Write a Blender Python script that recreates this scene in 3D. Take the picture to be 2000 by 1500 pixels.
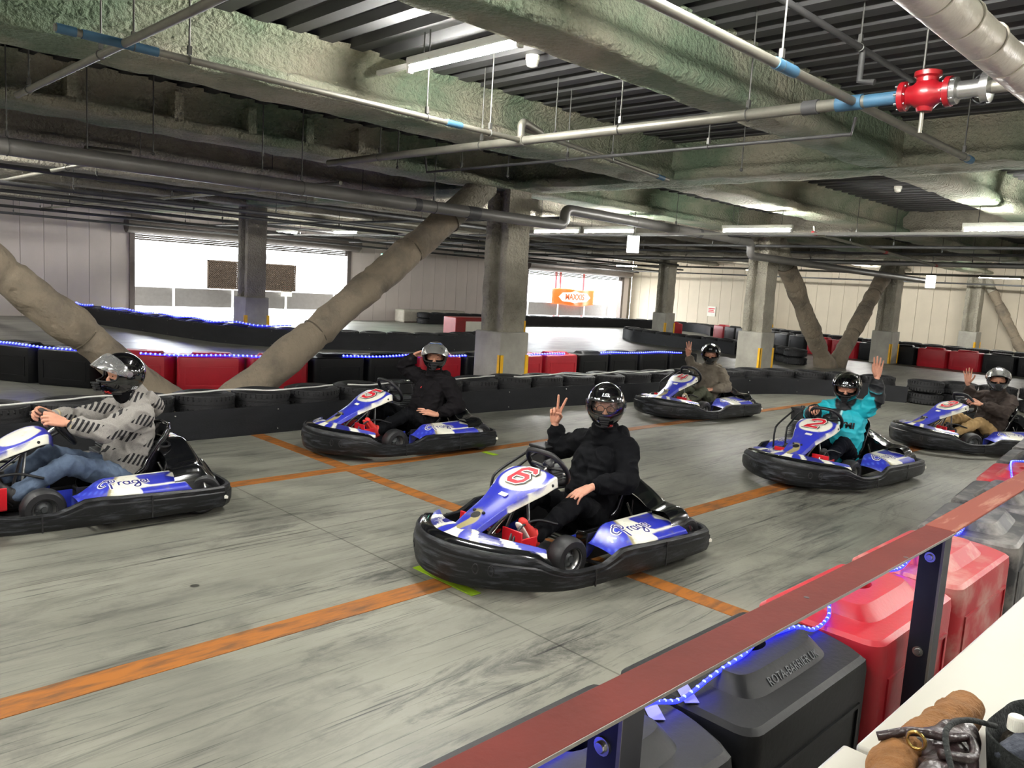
import bpy, bmesh, math, random
from math import sin, cos, pi, radians, sqrt, atan2
from mathutils import Vector, Matrix, noise

for o in list(bpy.data.objects):
    bpy.data.objects.remove(o, do_unlink=True)
random.seed(7)
scene = bpy.context.scene
col = scene.collection

# ------------------------------------------------------------------ camera
CAM_H = 1.75
yaw, pitch, roll = radians(44.93175), radians(7.17652), radians(3.47814)
F = Vector((sin(yaw)*cos(pitch), cos(yaw)*cos(pitch), -sin(pitch)))
Rt = Vector((cos(yaw), -sin(yaw), 0))
Up = Rt.cross(F)
R2 = Rt*cos(roll) + Up*sin(roll)
U2 = Up*cos(roll) - Rt*sin(roll)
cam_data = bpy.data.cameras.new('camera')
cam_data.sensor_fit = 'HORIZONTAL'
cam_data.sensor_width = 36.0
cam_data.lens = 36.0*1551.4/2000.0
cam_data.clip_start = 0.05
cam_data.clip_end = 200
cam = bpy.data.objects.new('camera', cam_data)
col.objects.link(cam)
cam.matrix_world = Matrix(((R2.x, U2.x, -F.x, 0), (R2.y, U2.y, -F.y, 0), (R2.z, U2.z, -F.z, CAM_H), (0, 0, 0, 1)))
scene.camera = cam

# ------------------------------------------------------------------ world (overcast daylight outside)
world = bpy.data.worlds.new('world')
scene.world = world
world.use_nodes = True
wn = world.node_tree.nodes
wn['Background'].inputs['Color'].default_value = (0.93, 0.97, 1.0, 1)
wn['Background'].inputs['Strength'].default_value = 8.0

# ------------------------------------------------------------------ exposure
scene.view_settings.view_transform = 'Standard'
scene.view_settings.look = 'None'
scene.view_settings.gamma = 1.0
scene.view_settings.use_curve_mapping = False
scene.view_settings.exposure = 1.52
TUBE_STRENGTH = 200.0

# ------------------------------------------------------------------ helpers
def link(o, parent=None):
    col.objects.link(o)
    if parent is not None:
        o.parent = parent
    return o

def tag(o, label=None, cat=None, group=None, kind=None):
    if label: o['label'] = label
    if cat: o['category'] = cat
    if group: o['group'] = group
    if kind: o['kind'] = kind
    return o

def empty(name, loc=(0, 0, 0), rz=0.0, label=None, cat=None, group=None, kind=None):
    o = bpy.data.objects.new(name, None)
    o.empty_display_size = 0.1
    o.location = loc
    o.rotation_euler = (0, 0, rz)
    link(o)
    return tag(o, label, cat, group, kind)

def copy_tree(o, parent=None):
    c = o.copy()
    link(c, parent)
    for ch in list(o.children):
        copy_tree(ch, c)
    return c

def V(*a):
    return Vector(a)

def catmull(pts, n, closed=False):
    """resample a polyline as a smooth Catmull-Rom curve with n steps per span"""
    P = [Vector(p) for p in pts]
    out = []
    m = len(P)
    spans = m if closed else m-1
    for i in range(spans):
        p1, p2 = P[i], P[(i+1) % m]
        p0 = P[(i-1) % m] if (closed or i > 0) else p1*2-p2
        p3 = P[(i+2) % m] if (closed or i+2 < m) else p2*2-p1
        for k in range(n):
            t = k/n
            out.append(0.5*((2*p1)+(p2-p0)*t+(2*p0-5*p1+4*p2-p3)*t*t+(3*p1-p0-3*p2+p3)*t*t*t))
    if not closed:
        out.append(P[-1].copy())
    return out

def interp(tab, x):
    if x <= tab[0][0]: return tab[0][1]
    for (x0, y0), (x1, y1) in zip(tab, tab[1:]):
        if x <= x1:
            t = (x-x0)/(x1-x0)
            return y0+(y1-y0)*t
    return tab[-1][1]

def sstep(a, b, x):
    t = max(0.0, min(1.0, (x-a)/(b-a)))
    return t*t*(3-2*t)

class MB:
    def __init__(self):
        self.v = []
        self.f = []
    def add(self, vs, fs):
        b = len(self.v)
        self.v += [tuple(p) for p in vs]
        self.f += [tuple(b+i for i in q) for q in fs]
        return self
    def box(self, x0, x1, y0, y1, z0, z1, M=None):
        vs = [Vector((x, y, z)) for z in (z0, z1) for x, y in ((x0, y0), (x1, y0), (x1, y1), (x0, y1))]
        if M is not None: vs = [M @ p for p in vs]
        return self.add(vs, [(3, 2, 1, 0), (4, 5, 6, 7), (0, 1, 5, 4), (1, 2, 6, 5), (2, 3, 7, 6), (3, 0, 4, 7)])
    def frustum(self, x0, x1, y0, y1, z0, z1, ins):
        vs = [(x0, y0, z0), (x1, y0, z0), (x1, y1, z0), (x0, y1, z0), (x0+ins, y0+ins, z1), (x1-ins, y0+ins, z1), (x1-ins, y1-ins, z1), (x0+ins, y1-ins, z1)]
        return self.add(vs, [(3, 2, 1, 0), (4, 5, 6, 7), (0, 1, 5, 4), (1, 2, 6, 5), (2, 3, 7, 6), (3, 0, 4, 7)])
    def tube(self, path, r, seg=10, closed=False, caps=True):
        P = [Vector(p) for p in path]
        n = len(P)
        rs = r if isinstance(r, (list, tuple)) else [r]*n
        up = None
        rings = []
        for i in range(n):
            a = P[(i-1) % n] if (closed or i > 0) else P[i]
            b = P[(i+1) % n] if (closed or i < n-1) else P[i]
            t = (b-a)
            if t.length < 1e-9: t = Vector((0, 0, 1))
            t.normalize()
            if up is None:
                up = Vector((0, 0, 1)) if abs(t.z) < 0.9 else Vector((1, 0, 0))
            s = t.cross(up)
            if s.length < 1e-6:
                s = t.orthogonal()
            s.normalize()
            up = s.cross(t).normalized()
            rings.append([P[i]+(s*cos(2*pi*k/seg)+up*sin(2*pi*k/seg))*rs[i] for k in range(seg)])
        vs = [p for rg in rings for p in rg]
        fs = []
        for i in range(n if closed else n-1):
            j = (i+1) % n
            for k in range(seg):
                l = (k+1) % seg
                fs.append((i*seg+k, j*seg+k, j*seg+l, i*seg+l))
        if caps and not closed:
            fs.append(tuple(range(seg)))
            fs.append(tuple((n-1)*seg+k for k in reversed(range(seg))))
        return self.add(vs, fs)
    def lathe(self, prof, seg=24, M=None, a0=0.0, a1=2*pi):
        """profile of (r, z) about z"""
        full = abs(a1-a0-2*pi) < 1e-6
        cols = seg if full else seg+1
        vs = []
        for k in range(cols):
            a = a0+(a1-a0)*k/seg
            for r, z in prof:
                p = Vector((r*cos(a), r*sin(a), z))
                vs.append(M @ p if M is not None else p)
        n = len(prof)
        fs = []
        for k in range(seg):
            l = (k+1) % cols
            for i in range(n-1):
                fs.append((k*n+i, l*n+i, l*n+i+1, k*n+i+1))
        return self.add(vs, fs)
    def grid(self, fn, nu, nv):
        vs = [fn(i/nu, j/nv) for i in range(nu+1) for j in range(nv+1)]
        fs = [(i*(nv+1)+j, (i+1)*(nv+1)+j, (i+1)*(nv+1)+j+1, i*(nv+1)+j+1) for i in range(nu) for j in range(nv)]
        return self.add(vs, fs)
    def prism(self, pts, z0, z1, M=None):
        n = len(pts)
        vs = [Vector((x, y, z0)) for x, y in pts]+[Vector((x, y, z1)) for x, y in pts]
        if M is not None: vs = [M @ p for p in vs]
        fs = [tuple(reversed(range(n))), tuple(range(n, 2*n))]
        for i in range(n):
            j = (i+1) % n
            fs.append((i, j, n+j, n+i))
        return self.add(vs, fs)
    def sphere(self, c, r, seg=12, rings=8, sc=(1, 1, 1), M=None):
        vs, fs = [], []
        for j in range(rings+1):
            ph = -pi/2+pi*j/rings
            for k in range(seg):
                a = 2*pi*k/seg
                p = Vector((cos(ph)*cos(a)*sc[0]*r, cos(ph)*sin(a)*sc[1]*r, sin(ph)*sc[2]*r))
                if M is not None: p = M @ p
                vs.append(p+Vector(c))
        for j in range(rings):
            for k in range(seg):
                l = (k+1) % seg
                fs.append((j*seg+k, j*seg+l, (j+1)*seg+l, (j+1)*seg+k))
        return self.add(vs, fs)
    def mesh(self, name, mat=None, smooth=None):
        me = bpy.data.meshes.new(name)
        me.from_pydata(self.v, [], self.f)
        bm = bmesh.new()
        bm.from_mesh(me)
        bmesh.ops.remove_doubles(bm, verts=bm.verts, dist=1e-5)
        bmesh.ops.recalc_face_normals(bm, faces=bm.faces)
        bm.to_mesh(me)
        bm.free()
        if mat: me.materials.append(mat)
        if smooth is not None:
            me.polygons.foreach_set('use_smooth', [True]*len(me.polygons))
            if smooth < 179: me.set_sharp_from_angle(angle=radians(smooth))
        me.update()
        return me
    def build(self, name, mat=None, parent=None, smooth=None, bevel=None, seg=2):
        o = bpy.data.objects.new(name, self.mesh(name, mat, smooth))
        link(o, parent)
        if bevel:
            m = o.modifiers.new('bevel', 'BEVEL')
            m.width = bevel
            m.segments = seg
            m.limit_method = 'ANGLE'
            m.angle_limit = radians(40)
            o.data.polygons.foreach_set('use_smooth', [True]*len(o.data.polygons))
            o.data.set_sharp_from_angle(angle=radians(50))
        return o

def inst(src, loc, rz=0.0, parent=None, label=None, cat=None, group=None, scale=None):
    o = bpy.data.objects.new(src.name.split('.')[0], src.data)
    o.location = loc
    o.rotation_euler = (0, 0, rz)
    if scale: o.scale = scale
    for m in src.modifiers:
        n = o.modifiers.new(m.name, m.type)
        for a in ('width', 'segments', 'limit_method', 'angle_limit'):
            if hasattr(m, a): setattr(n, a, getattr(m, a))
    link(o, parent)
    return tag(o, label, cat, group)

def solid(o, t, off=-1):
    m = o.modifiers.new('thick', 'SOLIDIFY')
    m.thickness = t
    m.offset = off
    return o

def evaluated_mesh(o, name):
    bpy.context.view_layer.update()
    dg = bpy.context.evaluated_depsgraph_get()
    return bpy.data.meshes.new_from_object(o.evaluated_get(dg), depsgraph=dg)

def text_mesh(txt, size, offset=0.0, extrude=0.0, shear=0.0, res=3):
    cu = bpy.data.curves.new('lettering', 'FONT')
    cu.body = txt
    cu.size = size
    cu.offset = offset
    cu.extrude = extrude
    cu.shear = shear
    cu.resolution_u = res
    cu.align_x = 'CENTER'
    cu.align_y = 'CENTER'
    o = bpy.data.objects.new('lettering', cu)
    link(o)
    me = evaluated_mesh(o, 'lettering')
    bpy.data.objects.remove(o, do_unlink=True)
    bpy.data.curves.remove(cu)
    return me

def frame(origin, right, up):
    r = Vector(right).normalized()
    n = r.cross(Vector(up)).normalized()
    u = n.cross(r).normalized()
    o = Vector(origin)
    return Matrix(((r.x, u.x, n.x, o.x), (r.y, u.y, n.y, o.y), (r.z, u.z, n.z, o.z), (0, 0, 0, 1)))

def letter(name, txt, size, mat, M, parent=None, offset=0.0, extrude=0.001, shear=0.0):
    me = text_mesh(txt, size, offset, extrude, shear)
    me.transform(M)
    me.name = name
    me.materials.clear()
    me.materials.append(mat)
    o = bpy.data.objects.new(name, me)
    return link(o, parent)

# ------------------------------------------------------------------ materials
def newmat(name):
    m = bpy.data.materials.new(name)
    m.use_nodes = True
    nt = m.node_tree
    return m, nt, nt.nodes, nt.links, nt.nodes['Principled BSDF']

def rgb(h):
    """sRGB 0-255 triple to linear"""
    out = []
    for c in h:
        c /= 255.0
        out.append(c/12.92 if c <= 0.04045 else ((c+0.055)/1.055)**2.4)
    return (*out, 1.0)

def pmat(name, c, rough=0.6, metal=0.0, var=0.15, scale=8.0, bump=0.0, bscale=60.0, stretch=(1, 1, 1), coat=0.0, c2=None, amt=None, detail=5, coords='Object', spec=None, bdist=0.02):
    m, nt, N, L, B = newmat(name)
    tc = N.new('ShaderNodeTexCoord')
    mp = N.new('ShaderNodeMapping')
    mp.inputs['Scale'].default_value = stretch
    L.new(tc.outputs[coords], mp.inputs['Vector'])
    nz = N.new('ShaderNodeTexNoise')
    nz.inputs['Scale'].default_value = scale
    nz.inputs['Detail'].default_value = detail
    nz.inputs['Roughness'].default_value = 0.6
    L.new(mp.outputs['Vector'], nz.inputs['Vector'])
    cr = N.new('ShaderNodeValToRGB')
    a = rgb(c)
    if c2 is None:
        lo = tuple(v*(1-var) for v in a[:3])+(1,)
        hi = tuple(min(1, v*(1+var)) for v in a[:3])+(1,)
        cr.color_ramp.elements[0].position = 0.3
        cr.color_ramp.elements[1].position = 0.7
    else:
        lo, hi = a, rgb(c2)
        p = 0.5 if amt is None else amt
        cr.color_ramp.elements[0].position = max(0, p-0.1)
        cr.color_ramp.elements[1].position = min(1, p+0.12)
    cr.color_ramp.elements[0].color = lo
    cr.color_ramp.elements[1].color = hi
    L.new(nz.outputs['Fac'], cr.inputs['Fac'])
    L.new(cr.outputs['Color'], B.inputs['Base Color'])
    B.inputs['Roughness'].default_value = rough
    B.inputs['Metallic'].default_value = metal
    if spec is not None: B.inputs['Specular IOR Level'].default_value = spec
    if coat:
        B.inputs['Coat Weight'].default_value = coat
        B.inputs['Coat Roughness'].default_value = 0.06
    if bump:
        n2 = N.new('ShaderNodeTexNoise')
        n2.inputs['Scale'].default_value = bscale
        n2.inputs['Detail'].default_value = 4
        L.new(mp.outputs['Vector'], n2.inputs['Vector'])
        bp = N.new('ShaderNodeBump')
        bp.inputs['Strength'].default_value = bump
        bp.inputs['Distance'].default_value = bdist
        L.new(n2.outputs['Fac'], bp.inputs['Height'])
        L.new(bp.outputs['Normal'], B.inputs['Normal'])
    return m

def emat(name, c, s):
    m, nt, N, L, B = newmat(name)
    B.inputs['Base Color'].default_value = (*c, 1)
    B.inputs['Emission Color'].default_value = (*c, 1)
    B.inputs['Emission Strength'].default_value = s
    return m

def glassmat(name, c, rough=0.05, alpha=0.25, milk=0.0):
    """thin clear plastic: mostly see-through with a glossy surface"""
    m, nt, N, L, B = newmat(name)
    out = N['Material Output']
    tr = N.new('ShaderNodeBsdfTransparent')
    tr.inputs['Color'].default_value = (*c, 1)
    gl = N.new('ShaderNodeBsdfGlossy')
    gl.inputs['Roughness'].default_value = rough
    mx = N.new('ShaderNodeMixShader')
    fr = N.new('ShaderNodeFresnel')
    fr.inputs['IOR'].default_value = 1.5
    mt = N.new('ShaderNodeMath')
    mt.operation = 'ADD'
    mt.inputs[1].default_value = alpha*0.2
    L.new(fr.outputs['Fac'], mt.inputs[0])
    L.new(mt.outputs[0], mx.inputs['Fac'])
    L.new(tr.outputs[0], mx.inputs[1])
    L.new(gl.outputs[0], mx.inputs[2])
    last = mx
    if milk:
        df = N.new('ShaderNodeBsdfDiffuse')
        df.inputs['Color'].default_value = (0.8, 0.8, 0.8, 1)
        m2 = N.new('ShaderNodeMixShader')
        m2.inputs['Fac'].default_value = milk
        L.new(mx.outputs[0], m2.inputs[1])
        L.new(df.outputs[0], m2.inputs[2])
        last = m2
    L.new(last.outputs[0], out.inputs['Surface'])
    return m

def paintmat(name, rough=0.3, coat=0.3, wear=(120, 118, 90)):
    """glossy printed plastic: printed colours from the mesh's colour attribute with scuffs"""
    m, nt, N, L, B = newmat(name)
    at = N.new('ShaderNodeAttribute')
    at.attribute_name = 'print'
    tc = N.new('ShaderNodeTexCoord')
    nz = N.new('ShaderNodeTexNoise')
    nz.inputs['Scale'].default_value = 9
    nz.inputs['Detail'].default_value = 6
    nz.inputs['Roughness'].default_value = 0.7
    L.new(tc.outputs['Object'], nz.inputs['Vector'])
    cr = N.new('ShaderNodeValToRGB')
    cr.color_ramp.elements[0].position = 0.56
    cr.color_ramp.elements[0].color = (0, 0, 0, 1)
    cr.color_ramp.elements[1].position = 0.75
    cr.color_ramp.elements[1].color = (0.75, 0.75, 0.75, 1)
    L.new(nz.outputs['Fac'], cr.inputs['Fac'])
    mx = N.new('ShaderNodeMix')
    mx.data_type = 'RGBA'
    L.new(cr.outputs['Color'], mx.inputs['Factor'])
    L.new(at.outputs['Color'], mx.inputs['A'])
    mx.inputs['B'].default_value = rgb(wear)
    L.new(mx.outputs['Result'], B.inputs['Base Color'])
    B.inputs['Roughness'].default_value = rough
    B.inputs['Coat Weight'].default_value = coat
    return m

def paint(me, fn):
    at = me.color_attributes.new('print', 'FLOAT_COLOR', 'POINT')
    buf = []
    e = 0.0035
    offs = [Vector((a*e, b*e, 0)) for a in (-1, 0, 1) for b in (-1, 0, 1)]
    for v in me.vertices:
        cs = [rgb(fn(v.co+o)) for o in offs]
        buf += [sum(c[i] for c in cs)/9 for i in range(4)]
    at.data.foreach_set('color', buf)

M = {}
M['tyre'] = pmat('tyre_rubber', (23, 23, 25), 0.65, var=0.3, scale=5, bump=0.25, bscale=90)
M['belt'] = pmat('conveyor_belt_rubber', (26, 27, 30), 0.6, spec=0.3, var=0.25, scale=3, bump=0.15, bscale=40, stretch=(1, 1, 3))
M['blk_plastic'] = pmat('black_barrier_plastic', (15, 16, 18), 0.48, spec=0.28, var=0.25, scale=3, bump=0.06, bscale=50)
M['red_plastic'] = pmat('red_barrier_plastic', (172, 26, 40), 0.42, var=0.12, scale=3, bump=0.06, bscale=50)
M['concrete'] = pmat('plinth_concrete', (158, 155, 145), 0.85, var=0.16, scale=3, bump=0.35, bscale=25)
M['shotcrete'] = pmat('sprayed_fireproofing', (160, 155, 140), 0.95, var=0.25, scale=2.2, bump=1.0, bscale=26, detail=9, bdist=0.06)
M['shotgreen'] = pmat('sprayed_fireproofing_green', (170, 166, 146), 0.95, c2=(116, 134, 110), amt=0.50, scale=0.7, bump=1.0, bscale=24, detail=9, bdist=0.06)
M['wrap'] = pmat('grey_cloth_wrap', (138, 126, 108), 0.9, c2=(98, 90, 80), amt=0.58, scale=1.6, detail=9, bump=0.8, bscale=12, bdist=0.04, stretch=(1, 1, 1))
M['yellow'] = pmat('yellow_guard', (236, 180, 20), 0.5, var=0.1)
M['pipe'] = pmat('galvanised_pipe', (128, 126, 116), 0.45, 0.5, var=0.15, scale=6)
M['pipe_dark'] = pmat('dark_grey_pipe', (78, 78, 78), 0.5, 0.2, var=0.2, scale=4)
M['drain'] = pmat('grey_drain_pipe', (112, 110, 106), 0.4, 0.1, var=0.15, scale=3)
M['rod'] = pmat('steel_rod', (95, 95, 92), 0.5, 0.6, var=0.1)
M['bluepipe'] = pmat('blue_pipe_joint', (60, 98, 124), 0.5, var=0.12)
M['redvalve'] = pmat('red_valve_paint', (140, 16, 26), 0.35, var=0.15, coat=0.3)
M['steel'] = pmat('bright_steel', (190, 190, 188), 0.25, 0.9, var=0.08)
M['duct'] = pmat('white_duct_wrap', (196, 190, 176), 0.35, 0.1, var=0.12, scale=5, bump=0.4, bscale=20)
M['wallA'] = pmat('cream_wall_panel', (206, 196, 176), 0.8, var=0.06, scale=1.2, bump=0.05, bscale=30)
M['wallB'] = pmat('pale_wall_panel', (222, 212, 206), 0.8, var=0.06, scale=1.2, bump=0.05, bscale=30)
M['joint'] = pmat('wall_joint', (120, 112, 98), 0.9, var=0.1)
M['deck'] = pmat('steel_deck', (74, 74, 74), 0.62, 0.25, var=0.25, scale=1.5, stretch=(1, .15, 1))
M['shutter'] = pmat('roller_shutter_steel', (120, 112, 108), 0.5, 0.4, var=0.1)
M['white_metal'] = pmat('white_enamel', (222, 222, 214), 0.4, var=0.04)
M['tube'] = emat('fluorescent_tube', (1.0, 0.98, 0.93), TUBE_STRENGTH)
M['tube_far'] = M['tube']
M['signlit'] = emat('lit_sign_face', (1.0, 1.0, 1.0), 4.0)
M['green_lit'] = emat('green_exit_face', (0.25, 0.95, 0.6), 3.0)
M['led'] = emat('blue_led', (0.014, 0.016, 1.0), 2.2)
M['ledcore'] = emat('blue_led_core', (0.030, 0.040, 1.0), 9.0)
M['ledtape'] = emat('blue_led_sleeve', (0.006, 0.009, 1.0), 4.0)
M['cable'] = pmat('white_cable', (205, 205, 200), 0.3, var=0.05)
M['white'] = pmat('white_plastic', (228, 226, 214), 0.4, var=0.04)
M['tape'] = pmat('clear_tape', (150, 150, 190), 0.3, var=0.05)
# ================================================================== the setting
XL, XR, YN, YF = -12.0, 34.5, -7.0, 26.0
DECK = 3.66
SOFF = 3.2

def floor_material():
    m, nt, N, L, B = newmat('stained_concrete_floor')
    tc = N.new('ShaderNodeTexCoord')
    def noise_tex(scale, stretch, detail=6, rough=0.6, dist=0.0, rot=0.0):
        mp = N.new('ShaderNodeMapping')
        mp.inputs['Scale'].default_value = stretch
        mp.inputs['Rotation'].default_value = (0, 0, rot)
        L.new(tc.outputs['Object'], mp.inputs['Vector'])
        nz = N.new('ShaderNodeTexNoise')
        nz.inputs['Scale'].default_value = scale
        nz.inputs['Detail'].default_value = detail
        nz.inputs['Roughness'].default_value = rough
        nz.inputs['Distortion'].default_value = dist
        L.new(mp.outputs['Vector'], nz.inputs['Vector'])
        return nz
    def ramp(src, p0, c0, p1, c1):
        r = N.new('ShaderNodeValToRGB')
        r.color_ramp.elements[0].position = p0
        r.color_ramp.elements[0].color = c0
        r.color_ramp.elements[1].position = p1
        r.color_ramp.elements[1].color = c1
        L.new(src, r.inputs['Fac'])
        return r
    def mul(a, b, fac=1.0, mode='MULTIPLY'):
        x = N.new('ShaderNodeMix')
        x.data_type = 'RGBA'
        x.blend_type = mode
        x.inputs['Factor'].default_value = fac
        L.new(a, x.inputs['A'])
        L.new(b, x.inputs['B'])
        return x.outputs['Result']
    base = ramp(noise_tex(0.6, (1, 1.6, 1), 8).outputs['Fac'], 0.3, rgb((104, 104, 95)), 0.72, rgb((146, 145, 133))).outputs['Color']
    W = (1, 1, 1, 1)
    # long rubbing streaks along the lanes, at three scales
    def patchy(col_, mscale, lo, hi, mrot=0.0):
        k = ramp(noise_tex(mscale, (0.8, 1.3, 1), 4, 0.5, 0.3, mrot).outputs['Fac'], lo, (0, 0, 0, 1), hi, W)
        x = N.new('ShaderNodeMix')
        x.data_type = 'RGBA'
        L.new(k.outputs['Color'], x.inputs['Factor'])
        x.inputs['A'].default_value = W
        L.new(col_, x.inputs['B'])
        return x.outputs['Result']
    s1 = ramp(noise_tex(1.5, (0.7, 3.2, 1), 10, 0.75, 0.8, radians(8)).outputs['Fac'], 0.32, (0.42, 0.42, 0.43, 1), 0.56, W).outputs['Color']
    s1 = patchy(s1, 0.5, 0.30, 0.52)
    s2 = ramp(noise_tex(5.0, (0.16, 7.0, 1), 5, 0.6, 1.4, radians(20)).outputs['Fac'], 0.33, (0.18, 0.19, 0.21, 1), 0.42, W).outputs['Color']
    s2 = patchy(s2, 0.7, 0.36, 0.5, 1.0)
    s3 = ramp(noise_tex(4.4, (0.14, 7.0, 1), 5, 0.6, 1.6, radians(-38)).outputs['Fac'], 0.33, (0.22, 0.23, 0.25, 1), 0.40, W).outputs['Color']
    s3 = patchy(s3, 0.8, 0.40, 0.53, 2.0)
    s4 = ramp(noise_tex(0.9, (0.5, 2.6, 1), 10, 0.78, 1.2, radians(12)).outputs['Fac'], 0.35, (0.28, 0.29, 0.31, 1), 0.45, W).outputs['Color']
    # blotches and small dark specks
    b1 = ramp(noise_tex(2.4, (1, 1, 1), 8, 0.7).outputs['Fac'], 0.30, (0.55, 0.55, 0.56, 1), 0.45, W).outputs['Color']
    vo = N.new('ShaderNodeTexVoronoi')
    vo.inputs['Scale'].default_value = 1.5
    L.new(tc.outputs['Object'], vo.inputs['Vector'])
    sp = ramp(vo.outputs['Distance'], 0.036, (0.12, 0.12, 0.12, 1), 0.046, W).outputs['Color']
    c = mul(base, s1, 0.95)
    c = mul(c, s2, 1.0)
    c = mul(c, s3, 0.95)
    c = mul(c, s4, 0.85)
    c = mul(c, b1, 0.8)
    c = mul(c, sp, 0.9)
    # sawn joints in the slab
    br = N.new('ShaderNodeTexBrick')
    br.offset = 0.0
    br.inputs['Color1'].default_value = W
    br.inputs['Color2'].default_value = W
    br.inputs['Mortar'].default_value = (0.35, 0.34, 0.32, 1)
    br.inputs['Scale'].default_value = 1.0
    br.inputs['Brick Width'].default_value = 4.15
    br.inputs['Row Height'].default_value = 2.77
    br.inputs['Mortar Size'].default_value = 0.006
    mp = N.new('ShaderNodeMapping')
    mp.inputs['Location'].default_value = (1.3, 0.9, 0)
    L.new(tc.outputs['Object'], mp.inputs['Vector'])
    L.new(mp.outputs['Vector'], br.inputs['Vector'])
    c = mul(c, br.outputs['Color'], 0.8)
    L.new(c, B.inputs['Base Color'])
    rr = N.new('ShaderNodeMapRange')
    rr.inputs['To Min'].default_value = 0.30
    rr.inputs['To Max'].default_value = 0.52
    L.new(noise_tex(1.1, (0.6, 2, 1), 6).outputs['Fac'], rr.inputs['Value'])
    L.new(rr.outputs['Result'], B.inputs['Roughness'])
    bp = N.new('ShaderNodeBump')
    bp.inputs['Strength'].default_value = 0.10
    bp.inputs['Distance'].default_value = 0.01
    L.new(noise_tex(30, (1, 1, 1), 5).outputs['Fac'], bp.inputs['Height'])
    L.new(bp.outputs['Normal'], B.inputs['Normal'])
    return m

fl = MB().box(XL, XR+0.3, YN, YF+0.3, -0.2, 0.0).build('floor', floor_material())
tag(fl, 'grey concrete floor streaked with black tyre marks', 'floor', kind='structure')

# ---- painted floor lines
def worn_paint(name, c, c2, amt):
    return pmat(name, c, 0.6, c2=c2, amt=amt, scale=7, stretch=(0.6, 3, 1), detail=9)
M['orange'] = worn_paint('worn_orange_paint', (150, 90, 26), (96, 64, 38), 0.54)
M['lime'] = worn_paint('lime_tape', (140, 175, 20), (84, 104, 30), 0.62)
M['edge'] = worn_paint('pale_line_edge', (170, 166, 150), (120, 116, 100), 0.55)
def floor_line(x0, x1, y0, y1, label, mat='orange', z=0.003):
    o = MB().box(x0, x1, y0, y1, 0.0, z).build('floor_line', M[mat])
    return tag(o, label, 'floor line')
floor_line(-3.0, 15.2, 3.30, 3.46, 'worn orange painted line running lengthwise under karts 6 and 2')
floor_line(-3.0, 15.0, 5.93, 6.07, 'worn orange painted line running lengthwise under karts 5 and 4')
floor_line(3.89, 4.03, 0.7, 3.30, 'short orange cross line between kart 6 and the barrier blocks')
floor_line(3.89, 4.03, 3.46, 5.93, 'orange cross line linking the two lengthwise lines behind kart 6')
floor_line(3.89, 4.03, 6.07, 7.75, 'orange cross line running under kart 5 to the tyre wall')
for (x, y, a, l, lab) in ((2.94, 3.40, 90, 0.54, 'lime green tape strip on the floor under the nose of kart 6'), (5.55, 5.82, 90, 0.18, 'small lime green tape strip on the floor beside kart 5')):
    o = MB().box(-l/2, l/2, -0.035, 0.035, 0, 0.004).build('floor_tape', M['lime'])
    o.location = (x, y, 0.002)
    o.rotation_euler = (0, 0, radians(a))
    tag(o, lab, 'tape')

# ---- corrugated steel deck
mb = MB()
prof = []
x = XL
while x < XR+0.3:
    prof += [(x, DECK), (x+0.13, DECK), (x+0.155, DECK+0.07), (x+0.275, DECK+0.07)]
    x += 0.30
vs = [(px, y, pz) for px, pz in prof for y in (YN, YF)]
mb.add(vs, [(2*i, 2*i+1, 2*i+3, 2*i+2) for i in range(len(prof)-1)])
mb.box(XL, XR+.3, YN, YF+.3, DECK+0.12, DECK+0.3)
tag(mb.build('ceiling', M['deck']), 'dark corrugated steel deck ceiling', 'ceiling', kind='structure')

# ---- walls of vertical panels
PW = 0.6
def panel_mesh(h):
    return MB().box(0.006, PW-0.006, -0.03, 0.03, 0, h).mesh('wall_panel', None)
def panel_wall(name, label, mat, length, holes, loc, rz, base_z=0.0):
    """wall in local x 0..length; inner face towards local -y; holes = (x0,x1,ztop)"""
    H = DECK
    mb = MB()
    xs = 0.0
    for x0, x1, zt in sorted(holes):
        mb.box(xs, x0, 0.03, 0.2, 0, H)
        mb.box(x0, x1, 0.03, 0.2, zt, H)
        xs = x1
    mb.box(xs, length, 0.03, 0.2, 0, H)
    w = mb.build(name, M['joint'])
    w.location = loc
    w.rotation_euler = (0, 0, rz)
    tag(w, label, 'wall', kind='structure')
    cache = {}
    n = int(length/PW)
    for i in range(n):
        z0 = 0.0
        a, b = i*PW, (i+1)*PW
        for x0, x1, zt in holes:
            if b > x0+0.05 and a < x1-0.05: z0 = zt
        key = round(z0, 2)
        if key not in cache:
            me = panel_mesh(H-z0)
            me.materials.append(M[mat])
            cache[key] = me
        p = bpy.data.objects.new('panel', cache[key])
        p.location = (a, 0, z0)
        link(p, w)
    return w
# far wall (along X, at Y = YF): local x -> world X
OP1 = (9.0-XL, 16.8-XL, 2.62)
OP2 = (26.4-XL, 33.6-XL, 2.46)
panel_wall('wall_far', 'pale panelled wall with two wide shutter openings', 'wallB', XR-XL, [OP1, OP2], (XL, YF, 0), 0)
panel_wall('wall_right', 'cream panelled wall behind the far tyre rows', 'wallA', YF-YN, [], (XR, YF, 0), -pi/2)
MB().box(XL-0.2, XL, YN, YF, 0, DECK).build('wall_left', M['wallB'])
tag(bpy.data.objects['wall_left'], 'plain pale wall closing the hall', 'wall', kind='structure')
MB().box(XL, XR, YN-0.2, YN, 0, DECK).build('wall_near', M['wallB'])
tag(bpy.data.objects['wall_near'], 'plain pale wall at the paddock side', 'wall', kind='structure')

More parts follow.
